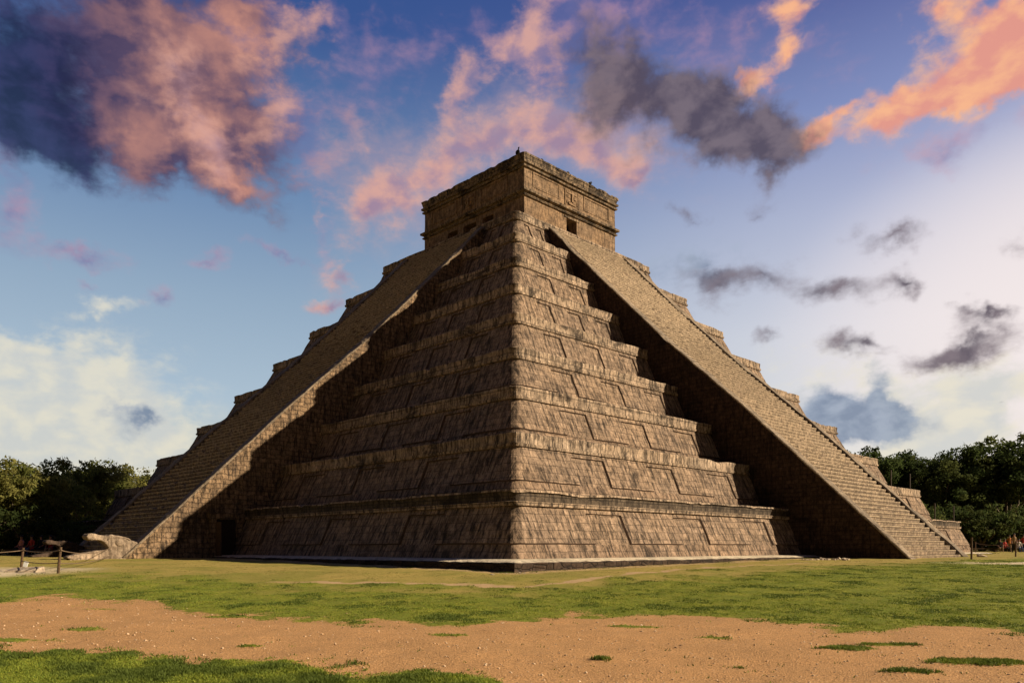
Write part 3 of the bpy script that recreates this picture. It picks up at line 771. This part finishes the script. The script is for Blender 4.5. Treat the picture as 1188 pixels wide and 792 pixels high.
# ------------------------------------------------------------------ birds
def bird(loc,rz,label):
    root=empty('bird',loc,rz); tag(root,label,'bird','dark birds on the temple roof')
    mb=MB(); mb.tube([(-.30,0,.20),(-.16,0,.25),(-.02,0,.30),(.12,0,.36),(.20,0,.45),(.25,0,.50),(.31,0,.50),(.38,0,.47)],[.03,.08,.11,.10,.055,.055,.045,.012],10)
    mb.build('body',[M_bird],root,smooth=True,uv=False)
    for s in (-1,1):
        w=MB(); w.tube([(.1,s*.09,.36),(-.05,s*.11,.31),(-.3,s*.07,.2)],[.04,.06,.015],6); w.build('wing',[M_bird],root,smooth=True,uv=False)
        l=MB(); l.tube([(0,s*.05,.24),(.01,s*.05,.1),(.0,s*.05,-.02)],.014,5); l.build('leg',[M_bird],root,uv=False)
    return root
bird((-5.5,-5.7,29.3),R(180)+R(60),'dark bird perched on the temple roof just left of its near corner')
bird((2.1,-6.3,29.27),R(20),'dark bird perched on the right-hand edge of the temple roof')

# ------------------------------------------------------------------ people
def skin_mesh(verts,edges,rad,root_i=0,sub=2):
    me=bpy.data.meshes.new('p'); me.from_pydata(verts,edges,[]); o=bpy.data.objects.new('p',me); COL.objects.link(o)
    m=o.modifiers.new('s','SKIN'); 
    for i,r in enumerate(rad): me.skin_vertices[0].data[i].radius=(r,r) if not hasattr(r,'__len__') else r
    me.skin_vertices[0].data[root_i].use_root=True
    ss=o.modifiers.new('u','SUBSURF'); ss.levels=sub; ss.render_levels=sub
    dg=bpy.context.evaluated_depsgraph_get(); out=bpy.data.meshes.new_from_object(o.evaluated_get(dg)); bpy.data.objects.remove(o); return out
def person(x,y,rz,sit,shirt,legs,label,sc=1.0,arm=0.0,hat=False):
    z=gzz(x,y); root=empty('person',(x,y,z),rz); root.scale=(sc,sc,sc)
    tag(root,label,'person','visitors in the distance')
    hip=.93 if not sit else .46
    V=[(0,0,hip),(0,0,hip+.22),(0,.0,hip+.45),(0,.01,hip+.56),(.02,0,hip+.64),(.03,0,hip+.74),(.03,0,hip+.83)]
    rd=[(.15,.11),(.13,.10),(.16,.11),(.07,.07),(.055,.055),(.09,.085),(.075,.07)]
    Ed=[(0,1),(1,2),(2,3),(3,4),(4,5),(5,6)]
    for s in (-1,1):
        b=len(V)
        if sit: L=[(.06,s*.10,hip-.02),(.45,s*.13,hip+.02),(.50,s*.13,.10),(.62,s*.14,.05)]
        else: L=[(0,s*.10,hip-.08),(.03+.05*s,s*.11,.50),(-.02+.06*s,s*.12,.09),(.14+.06*s,s*.13,.04)]
        V+=L; rd+=[.10,.075,.048,.04]; Ed+=[(0,b),(b,b+1),(b+1,b+2),(b+2,b+3)]
        b=len(V); sh=hip+.50
        if sit: A=[(0,s*.2,sh-.02),(.08,s*.25,sh-.27),(.32,s*.18,sh-.38),(.40,s*.16,sh-.40)]
        else: A=[(0,s*.2,sh-.02),(-.02+arm*.1,s*.26,sh-.28),(.08+arm*.25,s*.26,sh-.50+arm*.3),(.11+arm*.3,s*.25,sh-.60+arm*.35)]
        V+=A; rd+=[.06,.045,.035,.04]; Ed+=[(3,b),(b,b+1),(b+1,b+2),(b+2,b+3)]
    # the body's forward is +x, so swap radii orientation is left to skin
    me=skin_mesh(V,Ed,rd,0,1)
    for m in (M_skin,shirt,legs): me.materials.append(m)
    for p in me.polygons:
        c=p.center
        if c.z>hip+.60: k=0
        elif c.z>hip-.04 and abs(c.x)<.30: k=1
        elif c.z<.10: k=2
        else: k=2
        if abs(c.y)>.215 and c.z<hip+.3: k=0
        if sit and c.x>.25 and c.z>hip+.1: k=0
        p.material_index=k; p.use_smooth=True
    link(bpy.data.objects.new('body',me),root)
    bm=bmesh.new(); bmesh.ops.create_icosphere(bm,subdivisions=2,radius=.115)
    for v in bm.verts: v.co.z*=1.05; v.co.x*=1.05
    bmesh.ops.delete(bm,geom=[v for v in bm.verts if v.co.z<-.03 and v.co.x>0.0],context='VERTS')
    hm=bpy.data.meshes.new('hair'); bm.to_mesh(hm); bm.free(); hm.materials.append(M_hair); h=link(bpy.data.objects.new('hair',hm),root); h.location=(.005,0,hip+.80)
    return root
def seat(x,y,rz,label):
    z=gzz(x,y); root=empty('wooden_bench',(x,y,z),rz); tag(root,label,'bench','low benches in the distance')
    mb=MB(); mb.box(-.2,.2,-1.6,1.6,.34,.42); mb.build('seat',[M_wood],root)
    for s in (-1,1):
        l=MB(); l.box(-.17,.17,s*1.3-.05,s*1.3+.05,-.05,.34); l.build('leg',[M_wood],root)
def wp(D,q): p=np.array([CAMX,CAMY])+D*(FW+q*RT); return float(p[0]),float(p[1])
red=cloth('red',(.42,.05,.035)); pink=cloth('pink',(.5,.2,.17)); wht=cloth('white',(.6,.56,.5)); blu=cloth('blue',(.04,.07,.16)); blk=cloth('black',(.02,.02,.022)); tan=cloth('tan',(.28,.18,.1)); org=cloth('orange',(.45,.16,.04))
face_cam=YAW+math.pi
ppl=[(52,-.625,1,pink,blk,'seated person in a pink top, leftmost of the group behind the left rope'),
 (52,-.612,1,red,blu,'seated person in a red top, second from left behind the left rope'),
 (52.5,-.600,1,blk,blk,'seated person in black, in the middle of the group behind the left rope'),
 (52,-.588,1,red,tan,'seated person in a red top with tan trousers, rightmost behind the left rope')]
for D,q,s,a,b,l in ppl:
    x,y=wp(D,q); person(x,y,face_cam+random.uniform(-.6,.6),True,a,b,l)
x,y=wp(52.1,-.606); seat(x,y,face_cam,'low wooden bench under the seated group at the left')
x,y=wp(53,-.65); seat(x,y,face_cam,'low wooden bench at the far left edge, before the trees')
for D,q,s,a,b,l in [(92,.617,0,pink,blk,'standing person in a pink top, leftmost of the visitors at the right'),
 (80,.628,1,red,blk,'seated person in a red top, before the trees at the right'),
 (85,.634,0,org,tan,'standing person in an orange top and tan trousers near the right edge'),
 (79,.646,1,wht,blu,'seated person in a white top near the right edge'),
 (74,.640,0,tan,blk,'standing person in a tan shirt beside the last wooden post'),
 (84,.652,0,red,blu,'standing person in red cut by the right edge'),
 (79,.622,1,blk,tan,'seated person in black before the trees at the right')]:
    x,y=wp(D,q); person(x,y,face_cam+random.uniform(-.8,.8),bool(s),a,b,l)
x,y=wp(79.3,.632); seat(x,y,face_cam,'low wooden bench under the seated visitors at the right'); x,y=wp(79.3,.6); seat(x,y,face_cam,'low empty wooden bench right of the pyramid corner')

# ------------------------------------------------------------------ trees
def leaf_mat(name,a,b,c):
    m,nt=material(name); tc=nt.n('ShaderNodeTexCoord'); oi=nt.n('ShaderNodeObjectInfo')
    at=nt.n('ShaderNodeAttribute',attribute_name='leaf'); sp=nt.n('ShaderNodeSeparateColor',inp={0:at.outputs['Color']})
    col=nt.mix(sp.outputs[0],a,b); col=nt.mix(nt.smooth(sp.outputs[1],.3,.9),col,c)
    col=nt.mix(1.0,col,nt.ramp(oi.outputs['Random'],[(0,.7),(1,1.3)]),'MULTIPLY')
    finish(nt,col,.85,spec=.06,trans=.45); return m
M_leafd=leaf_mat('dark_leaves',(.045,.066,.020),(.062,.084,.025),(.092,.108,.032))
M_leafo=leaf_mat('olive_leaves',(.105,.122,.03),(.145,.155,.04),(.20,.19,.055))
M_bark=plain('pale_bark',(.20,.155,.11),.9,.4,3)
def crown_mesh(seed,h,r,nleaf,mat,airy=0.0,low=.22,ls=.24):
    rng=np.random.default_rng(seed); rnd=random.Random(seed)
    trunk=MB(); 
    fork=h*rnd.uniform(.22,.34)
    trunk.tube([(0,0,-.3),(rnd.uniform(-.1,.1),rnd.uniform(-.1,.1),fork*.5),(rnd.uniform(-.2,.2),rnd.uniform(-.2,.2),fork)],[.30,.24,.2],8)
    tips=[]
    nl=rnd.randint(6,8)
    for i in range(nl):
        a=2*math.pi*i/nl+rnd.uniform(-.4,.4); rr=r*rnd.uniform(.35,.75); hh=h*rnd.uniform(.55,.88)
        p0=Vector((0,0,fork*rnd.uniform(.8,1))); p3=Vector((math.cos(a)*rr,math.sin(a)*rr,hh))
        p1=p0.lerp(p3,.35)+Vector((math.cos(a),math.sin(a),0))*r*.14; p2=p0.lerp(p3,.7)+Vector((rnd.uniform(-.3,.3),rnd.uniform(-.3,.3),.1))
        trunk.tube([p0,p1,p2,p3],[.14,.10,.065,.03],6); tips.append((p3,1.0)); tips.append((p2,.8))
        for j in range(3):
            b=a+rnd.uniform(-1.2,1.2); q=p2+Vector((math.cos(b)*r*.38,math.sin(b)*r*.38,rnd.uniform(-.12,.18)*h)); 
            trunk.tube([p2,p2.lerp(q,.5)+Vector((0,0,.15)),q],[.05,.035,.015],5); tips.append((q,.75))
    # clumps: around the tips and through the crown volume
    cl=[]
    for p,s in tips:
        for j in range(3):
            cl.append((p.x+rnd.gauss(0,.5),p.y+rnd.gauss(0,.5),p.z+rnd.gauss(.1,.45),r*.19*s*rnd.uniform(.6,1.25)))
    for j in range(int(46*(1-airy*.6))):
        a=rnd.uniform(0,6.283); t=rnd.random(); zz=low+(1-low)*t; prof=math.sin(math.pi*min(1,.12+.88*(1-t)**.75))**.6 if t>.0 else .6
        rr=r*prof*math.sqrt(rnd.uniform(.25,1)); cl.append((math.cos(a)*rr,math.sin(a)*rr,h*zz*rnd.uniform(.93,1.0),r*rnd.uniform(.11,.24)))
    cl=np.array(cl); wgt=cl[:,3]**2; wgt/=wgt.sum(); pick=rng.choice(len(cl),nleaf,p=wgt)
    d=rng.normal(size=(nleaf,3)); d/=np.linalg.norm(d,axis=1)[:,None]; rad=rng.random(nleaf)**.45*(1+rng.normal(0,.16,nleaf))
    P=cl[pick,:3]+d*(rad*cl[pick,3])[:,None]*np.array([1.15,1.15,.8])
    P[:,2]=np.maximum(P[:,2],.25)
    # leaf sprays as bent quads
    t1=rng.normal(size=(nleaf,3)); t1/=np.linalg.norm(t1,axis=1)[:,None]; t2=np.cross(t1,d+rng.normal(0,.4,(nleaf,3))); t2/=np.linalg.norm(t2,axis=1)[:,None]+1e-9
    s=ls*rng.uniform(.5,1.3,nleaf)[:,None]
    V=np.stack([P-t1*s,P-t2*s*.45,P+t1*s,P+t2*s*.45],1)
    n=nleaf; me=bpy.data.meshes.new('crown'); me.vertices.add(n*4); me.vertices.foreach_set('co',V.ravel()); me.loops.add(n*4); me.loops.foreach_set('vertex_index',np.arange(n*4,dtype=np.int32))
    me.polygons.add(n); me.polygons.foreach_set('loop_start',np.arange(0,n*4,4,dtype=np.int32)); me.update(calc_edges=True)
    at=me.color_attributes.new('leaf','FLOAT_COLOR','POINT'); cr=rng.random(len(cl))[pick]
    c=np.repeat(np.stack([rng.random(n),cr,np.zeros(n),np.ones(n)],-1),4,axis=0); at.data.foreach_set('color',c.ravel().astype(np.float32))
    me.materials.append(mat)
    tm=trunk.build('tmp_trunk',[M_bark],smooth=True,uv=False); tme=tm.data; bpy.data.objects.remove(tm); tme.name='trunk'
    return tme,me
PD=[crown_mesh(i+10,13,5.2,15000,M_leafd,0,.08,.25) for i in range(3)]+[crown_mesh(34,13.2,4.6,9500,M_leafd,.7,.25,.22)]
PO=[crown_mesh(i+50,10.5,4.8,14000,M_leafo,.1,.12,.22) for i in range(3)]+[crown_mesh(71,11.5,4.2,6000,M_leafo,.75,.3,.2)]
PS=[crown_mesh(90+i,3.2,2.4,4200,M_leafd if i else M_leafo,0,.05,.16) for i in range(2)]
def tree(D,q,pair,sc,sz,label,cat='tree',group='trees behind the pyramid',name='broadleaf_tree'):
    x,y=wp(D,q); root=empty(name,(x,y,gzz(x,y)),random.uniform(0,6.28)); root.scale=(sc,sc,sc*sz); tag(root,label,cat,group)
    link(bpy.data.objects.new('trunk',pair[0]),root); link(bpy.data.objects.new('crown',pair[1]),root)
    return root
rt_=random.Random(12)
# right-hand wood: (depth, lateral/depth, mesh, scale, height factor, label)
right=[(97,.445,0,.97,'dense dark tree just right of the pyramid, beside the lowest visible terraces'),(100,.475,3,1.0,'airy tall tree with sky showing between its leaves, second right of the pyramid'),
 (103,.50,1,.95,'dark rounded tree between the airy tree and the middle of the right-hand wood'),(96,.525,3,.93,'loose-crowned dark tree in the middle of the right-hand wood'),
 (94,.548,2,.85,'lower dark tree in a dip of the right-hand wood'),(98,.575,3,1.03,'tall thin-topped tree right of the dip in the right-hand wood'),
 (100,.60,0,1.05,'tall dense tree second from the right edge'),(95,.63,1,1.06,'tallest dense tree near the right edge'),(99,.66,2,1.05,'dense dark tree cut by the right edge'),
 (104,.70,1,1.0,'dense dark tree outside the right edge of the view'),(108,.74,0,1.0,'dark tree farthest to the right, outside the view')]
for D,q,k,s,l in right: tree(D,q,PD[k],s,rt_.uniform(.95,1.05),l,group='trees of the right-hand wood')
for i,(D,q) in enumerate([(112,.46),(116,.49),(114,.52),(117,.55),(113,.58),(116,.61),(114,.64),(118,.67)]):
    tree(D,q,PD[i%3],1.0,.95,'dark tree in the second row of the right-hand wood, hidden but for its gaps',group='second row of the right-hand wood')
left=[(57,-.665,0,.66,'olive-green tree at the left edge'),(60,-.63,1,.68,'broad olive-green tree second from the left edge'),
 (61,-.60,2,.60,'light olive tree with pale branches before the taller ones at the left'),(66,-.585,3,.76,'airy pale-topped tree rising above the left-hand wood'),
 (72,-.553,0,.79,'broad olive tree with visible pale limbs in the middle of the left-hand wood'),(88,-.520,1,1.0,'darker tree behind the middle of the left-hand wood'),
 (90,-.495,3,.96,'thin-crowned tree next to the left terraces of the pyramid'),(93,-.475,2,.88,'olive tree just left of the pyramid terraces'),
 (60,-.71,1,.72,'olive tree outside the left edge of the view'),(64,-.75,2,.75,'olive tree farthest to the left, outside the view')]
for D,q,k,s,l in left: tree(D,q,PO[k],s,rt_.uniform(.94,1.04),l,group='trees of the left-hand wood')
for i,(D,q) in enumerate([(100,-.67),(102,-.64),(99,-.61),(103,-.58),(101,-.55),(104,-.52),(102,-.49),(106,-.46)]):
    tree(D,q,PO[i%3],1.0,.95,'olive tree in the second row of the left-hand wood, hidden but for its gaps',group='second row of the left-hand wood')
for i in range(11):
    q=-.68+i*.021; tree((56 if q<-.56 else 68)+rt_.uniform(-1,2),q,PS[i%2],.8,rt_.uniform(.8,1.2),'low dark bush in the undergrowth below the left-hand wood','bush','undergrowth of the left-hand wood','bush')
for i in range(15):
    q=.50+i*.0165; tree(88+rt_.uniform(-2,3),q,PS[1],1.15,rt_.uniform(.9,1.4),'low dark bush in the undergrowth below the right-hand wood','bush','undergrowth of the right-hand wood','bush')

# ------------------------------------------------------------------ sun, sky
AZ,EL=R(38),R(26.3)
to_sun=Vector((math.sin(AZ)*math.cos(EL),-math.cos(AZ)*math.cos(EL),math.sin(EL)))
sd=bpy.data.lights.new('sun','SUN'); sd.energy=5.0; sd.angle=R(.6); sd.color=(1.0,.84,.62)
so=link(bpy.data.objects.new('sun',sd)); so.rotation_euler=to_sun.to_track_quat('Z','Y').to_euler()
w=bpy.data.worlds.new('World'); S.world=w; w.use_nodes=True; nt=NT(w.node_tree)
tc=nt.n('ShaderNodeTexCoord'); vec=tc.outputs['Generated']
dot=lambda v:nt.n('ShaderNodeVectorMath',operation='DOT_PRODUCT',inp={0:vec,1:v}).outputs['Value']
fx_=dot((FW[0],FW[1],0)); rx_=dot((RT[0],RT[1],0)); zx=dot((0,0,1))
az=nt.math('MULTIPLY',nt.math('ARCTAN2',rx_,fx_),180/math.pi); el=nt.math('MULTIPLY',nt.math('ARCSINE',zx),180/math.pi)
ae=nt.n('ShaderNodeCombineXYZ',inp={0:az,1:el}).outputs[0]
# clear-sky colours by height, cooler on the left and paler towards the sun
eln=nt.math('DIVIDE',el,60.0,clamp=True)
cl_=nt.ramp(eln,[(0,srgb(222,212,188)),(.09,srgb(206,210,202)),(.17,srgb(178,198,214)),(.28,srgb(152,176,200)),(.40,srgb(108,140,182)),(.55,srgb(52,84,148)),(1,srgb(24,48,110))])
cr_=nt.ramp(eln,[(0,srgb(240,226,204)),(.10,srgb(238,234,226)),(.24,srgb(230,228,236)),(.36,srgb(192,196,222)),(.46,srgb(138,150,200)),(.58,srgb(76,86,154)),(1,srgb(34,44,110))])
base=nt.mix(nt.smooth(az,-16,34),cl_,cr_)
ns=nt.n('ShaderNodeTexSky',sky_type='NISHITA',sun_disc=False,sun_elevation=EL,sun_rotation=math.pi-AZ if False else math.atan2(to_sun.x,to_sun.y),air_density=1.0,dust_density=1.0)
nish=nt.mix(1.0,ns.outputs[0],(.08,.08,.08),'MULTIPLY')
base=nt.mix(.15,base,nish)
ga=nt.math('DIVIDE',nt.math('SUBTRACT',az,42.0),26.0); ge=nt.math('DIVIDE',nt.math('SUBTRACT',el,13.0),15.0)
gr_=nt.math('ADD',nt.math('MULTIPLY',ga,ga),nt.math('MULTIPLY',ge,ge)); base=nt.mix(nt.smooth(gr_,1.0,.0,0,.9),base,srgb(246,234,232))
# warped coordinates for the clouds
u10=nt.mapping(ae,sc=(.1,.1,.1))
w1=nt.noise(u10,1.6,5,.55,out=1); w2=nt.noise(u10,6.0,5,.6,out=1)
va=nt.n('ShaderNodeVectorMath',operation='MULTIPLY_ADD',inp={0:w1,1:(7,7,0)}); nt.t.links.new(ae,va.inputs[2])
vb=nt.n('ShaderNodeVectorMath',operation='MULTIPLY_ADD',inp={0:w2,1:(1.6,1.6,0)}); nt.t.links.new(va.outputs[0],vb.inputs[2])
vc=nt.n('ShaderNodeVectorMath',operation='SUBTRACT',inp={0:vb.outputs[0],1:(4.3,4.3,0)}); W_=vc.outputs[0]
fb=nt.noise(nt.mapping(u10,sc=(1,1.5,1)),3.2,8,.52,.2); fb2=nt.noise(nt.mapping(u10,loc=(-.10,.07,0),sc=(1,1.5,1)),3.2,8,.52,.2)
lit=nt.smooth(nt.math('SUBTRACT',fb,fb2),-.17,.17)
fb3=nt.noise(nt.mapping(u10,rot=(0,0,-.4),sc=(1,1.9,1)),11.0,6,.6,.4)
lit=nt.math('ADD',lit,nt.math('MULTIPLY',nt.math('SUBTRACT',fb3,.5),.5),clamp=True)
wisp=nt.noise(nt.mapping(u10,rot=(0,0,.5),sc=(1,2.6,1)),3.0,8,.65,.5)
def blobs(L,grow=1.4):
    tot=None
    for (a,e,ra,re,rot,wt) in L:
        m=nt.mapping(W_,loc=(a,e,0),rot=(0,0,R(rot)),sc=(ra*1.5*grow,re*1.5*grow,1),typ='TEXTURE')
        g=nt.n('ShaderNodeTexGradient',gradient_type='QUADRATIC_SPHERE',inp={0:m}).outputs[1]
        t=nt.math('MULTIPLY',g,wt*2.2)
        tot=t if tot is None else nt.math('ADD',tot,t)
    return tot
def cloud(base,L,lo,hi,c_lit,c_dark,rough=1.1,maxo=1.0,lo_mix=None,glow=None):
    d=blobs(L); dn=nt.math('ADD',d,nt.math('MULTIPLY',nt.math('SUBTRACT',fb,.52),nt.math('MULTIPLY',nt.smooth(d,0,.35),rough*2.6)))
    dn=nt.math('ADD',dn,nt.math('MULTIPLY',nt.math('SUBTRACT',fb3,.5),nt.math('MULTIPLY',nt.smooth(d,0,.35),.9)))
    a=nt.math('MULTIPLY',nt.smooth(dn,lo-.05,hi*1.5+.35),maxo); L2=nt.math('ADD',nt.math('MULTIPLY',lit,.8),nt.smooth(dn,1.5,.4,-.05,.28),clamp=True)
    if glow is not None: L2=nt.math('ADD',nt.math('MULTIPLY',blobs(glow,1.2),.55),nt.math('MULTIPLY',nt.math('SUBTRACT',lit,.5),.42),clamp=True)
    return nt.mix(a,base,nt.mix(L2,c_dark,c_lit) if lo_mix is None else lo_mix), a, dn
GLOW=[(-21.8, 26.3, 3.27, 1.87, -30, 0.9), (-18.8, 30.9, 2.83, 2.62, -20, 0.9), (-19.6, 23.7, 2.24, 1.09, -30, 0.9), (-26.0, 26.0, 2.55, 1.59, -20, 0.5), (-23.4, 30.1, 3.19, 2.15, -10, 0.55), (-15.9, 33.0, 2.34, 1.27, 0, 0.5)]
PEACH=[(-0.3, 27.5, 9.44, 2.17, 6, 1.0), (6.0, 27.9, 5.6, 2.43, -20, 0.9), (-8.7, 24.0, 4.93, 3.11, -10, 0.9), (8.8, 26.3, 2.46, 1.0, -20, 0.6), (-13.2, 19.7, 1.79, 1.62, 0, 0.3), (29.1, 25.8, 5.27, 1.6, 5, 0.5), (31.9, 28.2, 2.71, 2.48, 0, 0.4)]
MASS=[(-25.0, 29.8, 8.83, 3.64, -15, 1.0), (-21.3, 26.8, 4.94, 2.56, -35, 1), (-27.5, 26.2, 4.48, 2.24, -15, 0.8), (-18.5, 32.2, 3.41, 2.34, 0, 0.8), (-19.5, 23.5, 1.8, 0.99, -35, 0.8), (-23.9, 25.2, 3.17, 1.64, -20, 0.7)]
DEEP=[(-31.8, 28.2, 5.03, 3.73, 0, 1.0), (-31.3, 25.3, 3.23, 1.75, 0, 0.8), (-28.5, 24.1, 3.42, 1.01, -15, 0.5)]
THIN=[(29.6, 23.9, 5.22, 1.37, 0, 0.5), (2.9, 32.2, 9.41, 2.24, 0, 0.5), (19.7, 30.7, 5.0, 2.18, 0, 0.4), (-16.2, 28.0, 3.49, 2.82, -30, 0.6), (-14.4, 26.3, 4.14, 2.93, 0, 0.35), (-32.9, 20.7, 1.56, 2.77, 0, 0.8), (-28.7, 18.6, 2.92, 0.69, 0, 0.8), (-21.5, 18.2, 1.42, 0.63, 0, 0.7), (-16.6, 19.9, 2.32, 0.48, 0, 0.6), (-28.5, 16.6, 0.73, 0.61, 0, 0.5), (-24.5, 16.2, 0.63, 0.74, 0, 0.7), (-10.2, 30.9, 3.67, 1.59, 20, 0.5), (6.0, 33.4, 5.6, 1.74, 0, 0.7), (-12.0, 33.0, 3.62, 1.29, 0, 0.4), (15.7, 32.6, 3.49, 1.28, 0, 0.4), (-13.5, 21.5, 1.49, 1.85, 0, 0.5)]
PINK=[(6.0, 26.6, 3.73, 1.0, -10, 0.4), (-16.2, 29.0, 2.33, 2.77, -30, 0.5), (-22.9, 27.5, 3.22, 1.82, -30, 0.5), (-20.4, 24.6, 2.22, 1.46, -30, 0.5), (-15.3, 32.6, 2.35, 1.29, 0, 0.4), (0.5, 33.2, 2.27, 1.58, 30, 1.0), (-4.1, 29.5, 2.26, 0.85, 25, 0.8), (-3.1, 31.3, 1.13, 1.1, 0, 0.6), (3.5, 32.0, 1.38, 0.99, 0, 0.5), (-9.3, 23.9, 2.21, 2.07, -20, 0.9), (-5.9, 25.9, 3.74, 1.41, 15, 0.8), (0.4, 27.3, 5.04, 1.29, 10, 0.8), (6.0, 27.1, 3.73, 1.48, -20, 0.8), (9.4, 25.9, 1.22, 0.6, -20, 0.6), (-12.3, 19.8, 1.32, 1.3, 0, 0.8), (-14.1, 22.6, 1.07, 0.93, 0, 0.5), (-13.4, 17.1, 1.43, 0.61, 0, 0.8), (4.1, 29.4, 3.75, 1.42, 0, 0.5)]
ORANGE=[(30.0, 26.5, 4.23, 0.96, 5, 0.8), (32.6, 28.0, 2.67, 2.06, 0, 0.8), (29.1, 27.4, 3.59, 1.3, 15, 1.1), (32.1, 27.1, 2.7, 1.68, 0, 1.0), (26.1, 27.4, 1.52, 1.06, 20, 0.8), (28.2, 30.7, 1.46, 1.39, 0, 0.8), (31.9, 29.8, 2.71, 1.04, 0, 0.6), (18.9, 32.5, 1.57, 1.18, 0, 0.8), (19.6, 30.5, 0.78, 0.88, 20, 0.8), (22.7, 26.7, 1.71, 0.6, 30, 0.9), (22.4, 25.5, 1.29, 0.57, -10, 0.6), (17.4, 29.7, 1.49, 0.54, 20, 0.7), (21.6, 26.3, 1.08, 0.66, 0, 0.5)]
DARKC=[(10.9, 29.4, 6.66, 2.15, -18, 0.9), (16.3, 27.1, 4.63, 1.91, -18, 0.6), (13.9, 18.6, 1.77, 0.77, -20, 0.5), (29.1, 12.9, 3.35, 0.73, 0, 0.5), (6.6, 30.2, 2.48, 2.32, -15, 1.0), (11.9, 29.6, 2.71, 1.67, -15, 1.0), (15.7, 28.1, 3.49, 1.6, -20, 1.1), (19.4, 25.9, 2.79, 1.34, -20, 1.0), (17.7, 18.5, 2.56, 1.18, 0, 0.8), (14.2, 17.7, 2.36, 1.33, 0, 0.7), (22.2, 16.8, 2.47, 1.07, 0, 0.9), (26.4, 17.2, 1.21, 0.77, 0, 1.0), (26.1, 19.4, 1.72, 0.7, 0, 0.8), (17.0, 23.0, 1.38, 0.71, 0, 0.5), (23.8, 13.3, 1.68, 0.65, 0, 0.9), (29.9, 13.1, 2.59, 1.03, 0, 1.0), (31.4, 14.7, 2.01, 0.5, 0, 1.0), (12.2, 22.7, 0.72, 0.52, 0, 0.4), (18.3, 13.4, 1.47, 0.45, 0, 0.5), (32.1, 8.7, 0.54, 0.26, 0, 0.5), (33.0, 17.6, 1.32, 0.57, 0, 0.4)]
BLUEG=[(22.7, 8.6, 3.2, 1.47, 0, 1.1), (25.4, 9.3, 1.02, 2.21, 0, 1.2), (24.0, 7.4, 3.14, 1.02, 0, 0.9), (-25.8, 8.5, 1.74, 0.55, 0, 0.7), (-26.0, 7.3, 1.02, 0.67, 0, 0.4), (-29.5, 5.2, 2.88, 0.43, 0, 0.3), (12.8, 19.2, 3.58, 1.64, 0, 0.4)]
WHITE=[(-29.0, 11.1, 7.26, 2.65, -10, 0.6), (30.0, 8.9, 5.17, 2.13, 0, 0.7), (-30.4, 8.3, 5.65, 2.39, -10, 0.9), (-25.5, 7.3, 4.64, 2.01, -10, 0.9), (-31.3, 12.4, 2.77, 1.02, 10, 0.7), (-27.5, 15.4, 1.99, 0.52, 5, 0.6), (-32.2, 5.5, 5.43, 2.11, 0, 1.0), (29.3, 7.2, 2.38, 1.4, 0, 1.0), (27.6, 5.2, 4.43, 1.66, 0, 0.8), (31.4, 10.3, 5.47, 2.08, 0, 0.5), (21.9, 11.2, 5.4, 1.68, 0, 0.4)]
col=base
col,_,_=cloud(col,WHITE,.10,.75,srgb(236,228,204),srgb(206,208,204),1.0,.85)
col,_,_=cloud(col,THIN,.15,1.1,srgb(196,150,168),srgb(110,110,160),1.0,.7)
col,_,_=cloud(col,MASS,.08,1.0,srgb(204,144,126),srgb(84,70,98),1.1,.97,glow=GLOW)
col,_,_=cloud(col,PEACH,.0,1.5,srgb(226,178,160),srgb(190,158,164),.6,.7)
col,_,_=cloud(col,PINK,.15,1.0,srgb(230,174,154),srgb(160,134,158),1.2,.92)
col,_,_=cloud(col,DEEP,.10,.95,srgb(54,60,104),srgb(26,34,66),.8,.9)
col,_,_=cloud(col,ORANGE,.12,.95,srgb(255,192,142),srgb(228,154,138),1.2,.97)
col,_,_=cloud(col,DARKC,.12,1.25,srgb(128,114,122),srgb(84,74,88),1.1,.93)
col,_,_=cloud(col,BLUEG,.12,.8,srgb(160,174,194),srgb(108,128,156),1.0,.85)
# broken cloud over the rest of the sky, behind and beside the viewer
aa=nt.math('ABSOLUTE',az); oth=nt.math('MULTIPLY',nt.smooth(aa,42,60),nt.smooth(wisp,.42,.62))
col=nt.mix(oth,col,nt.mix(lit,srgb(60,58,78),srgb(120,92,98)))
col=nt.mix(nt.smooth(aa,72,115),col,nt.mix(.78,col,(.0,.0,.0)))  # sky out of view dimmed on purpose, to cut fill light on shaded faces
bg=nt.n('ShaderNodeBackground',inp={0:col,1:.637}); o_=nt.n('ShaderNodeOutputWorld'); nt.t.links.new(bg.outputs[0],o_.inputs[0])

# ------------------------------------------------------------------ camera, render
cd=bpy.data.cameras.new('camera'); co=link(bpy.data.objects.new('camera',cd)); S.camera=co
cd.sensor_width=36; cd.lens=910/1188*36; cd.shift_y=238.2/1188; cd.clip_end=5000; cd.clip_start=.1
co.location=(CAMX,CAMY,CAMZ); co.rotation_euler=(R(90),0,YAW-R(90))
S.render.resolution_x=1024; S.render.resolution_y=682
S.view_settings.view_transform='Standard'; S.view_settings.look='None'; S.view_settings.gamma=1; S.view_settings.exposure=.65
S.cycles.use_denoising=True
try: S.cycles.denoiser='OPENIMAGEDENOISE'
except Exception: pass
S.cycles.max_bounces=5; S.cycles.diffuse_bounces=3; S.cycles.transmission_bounces=3; S.cycles.use_adaptive_sampling=True
w.cycles.sampling_method='MANUAL'; w.cycles.sample_map_resolution=512
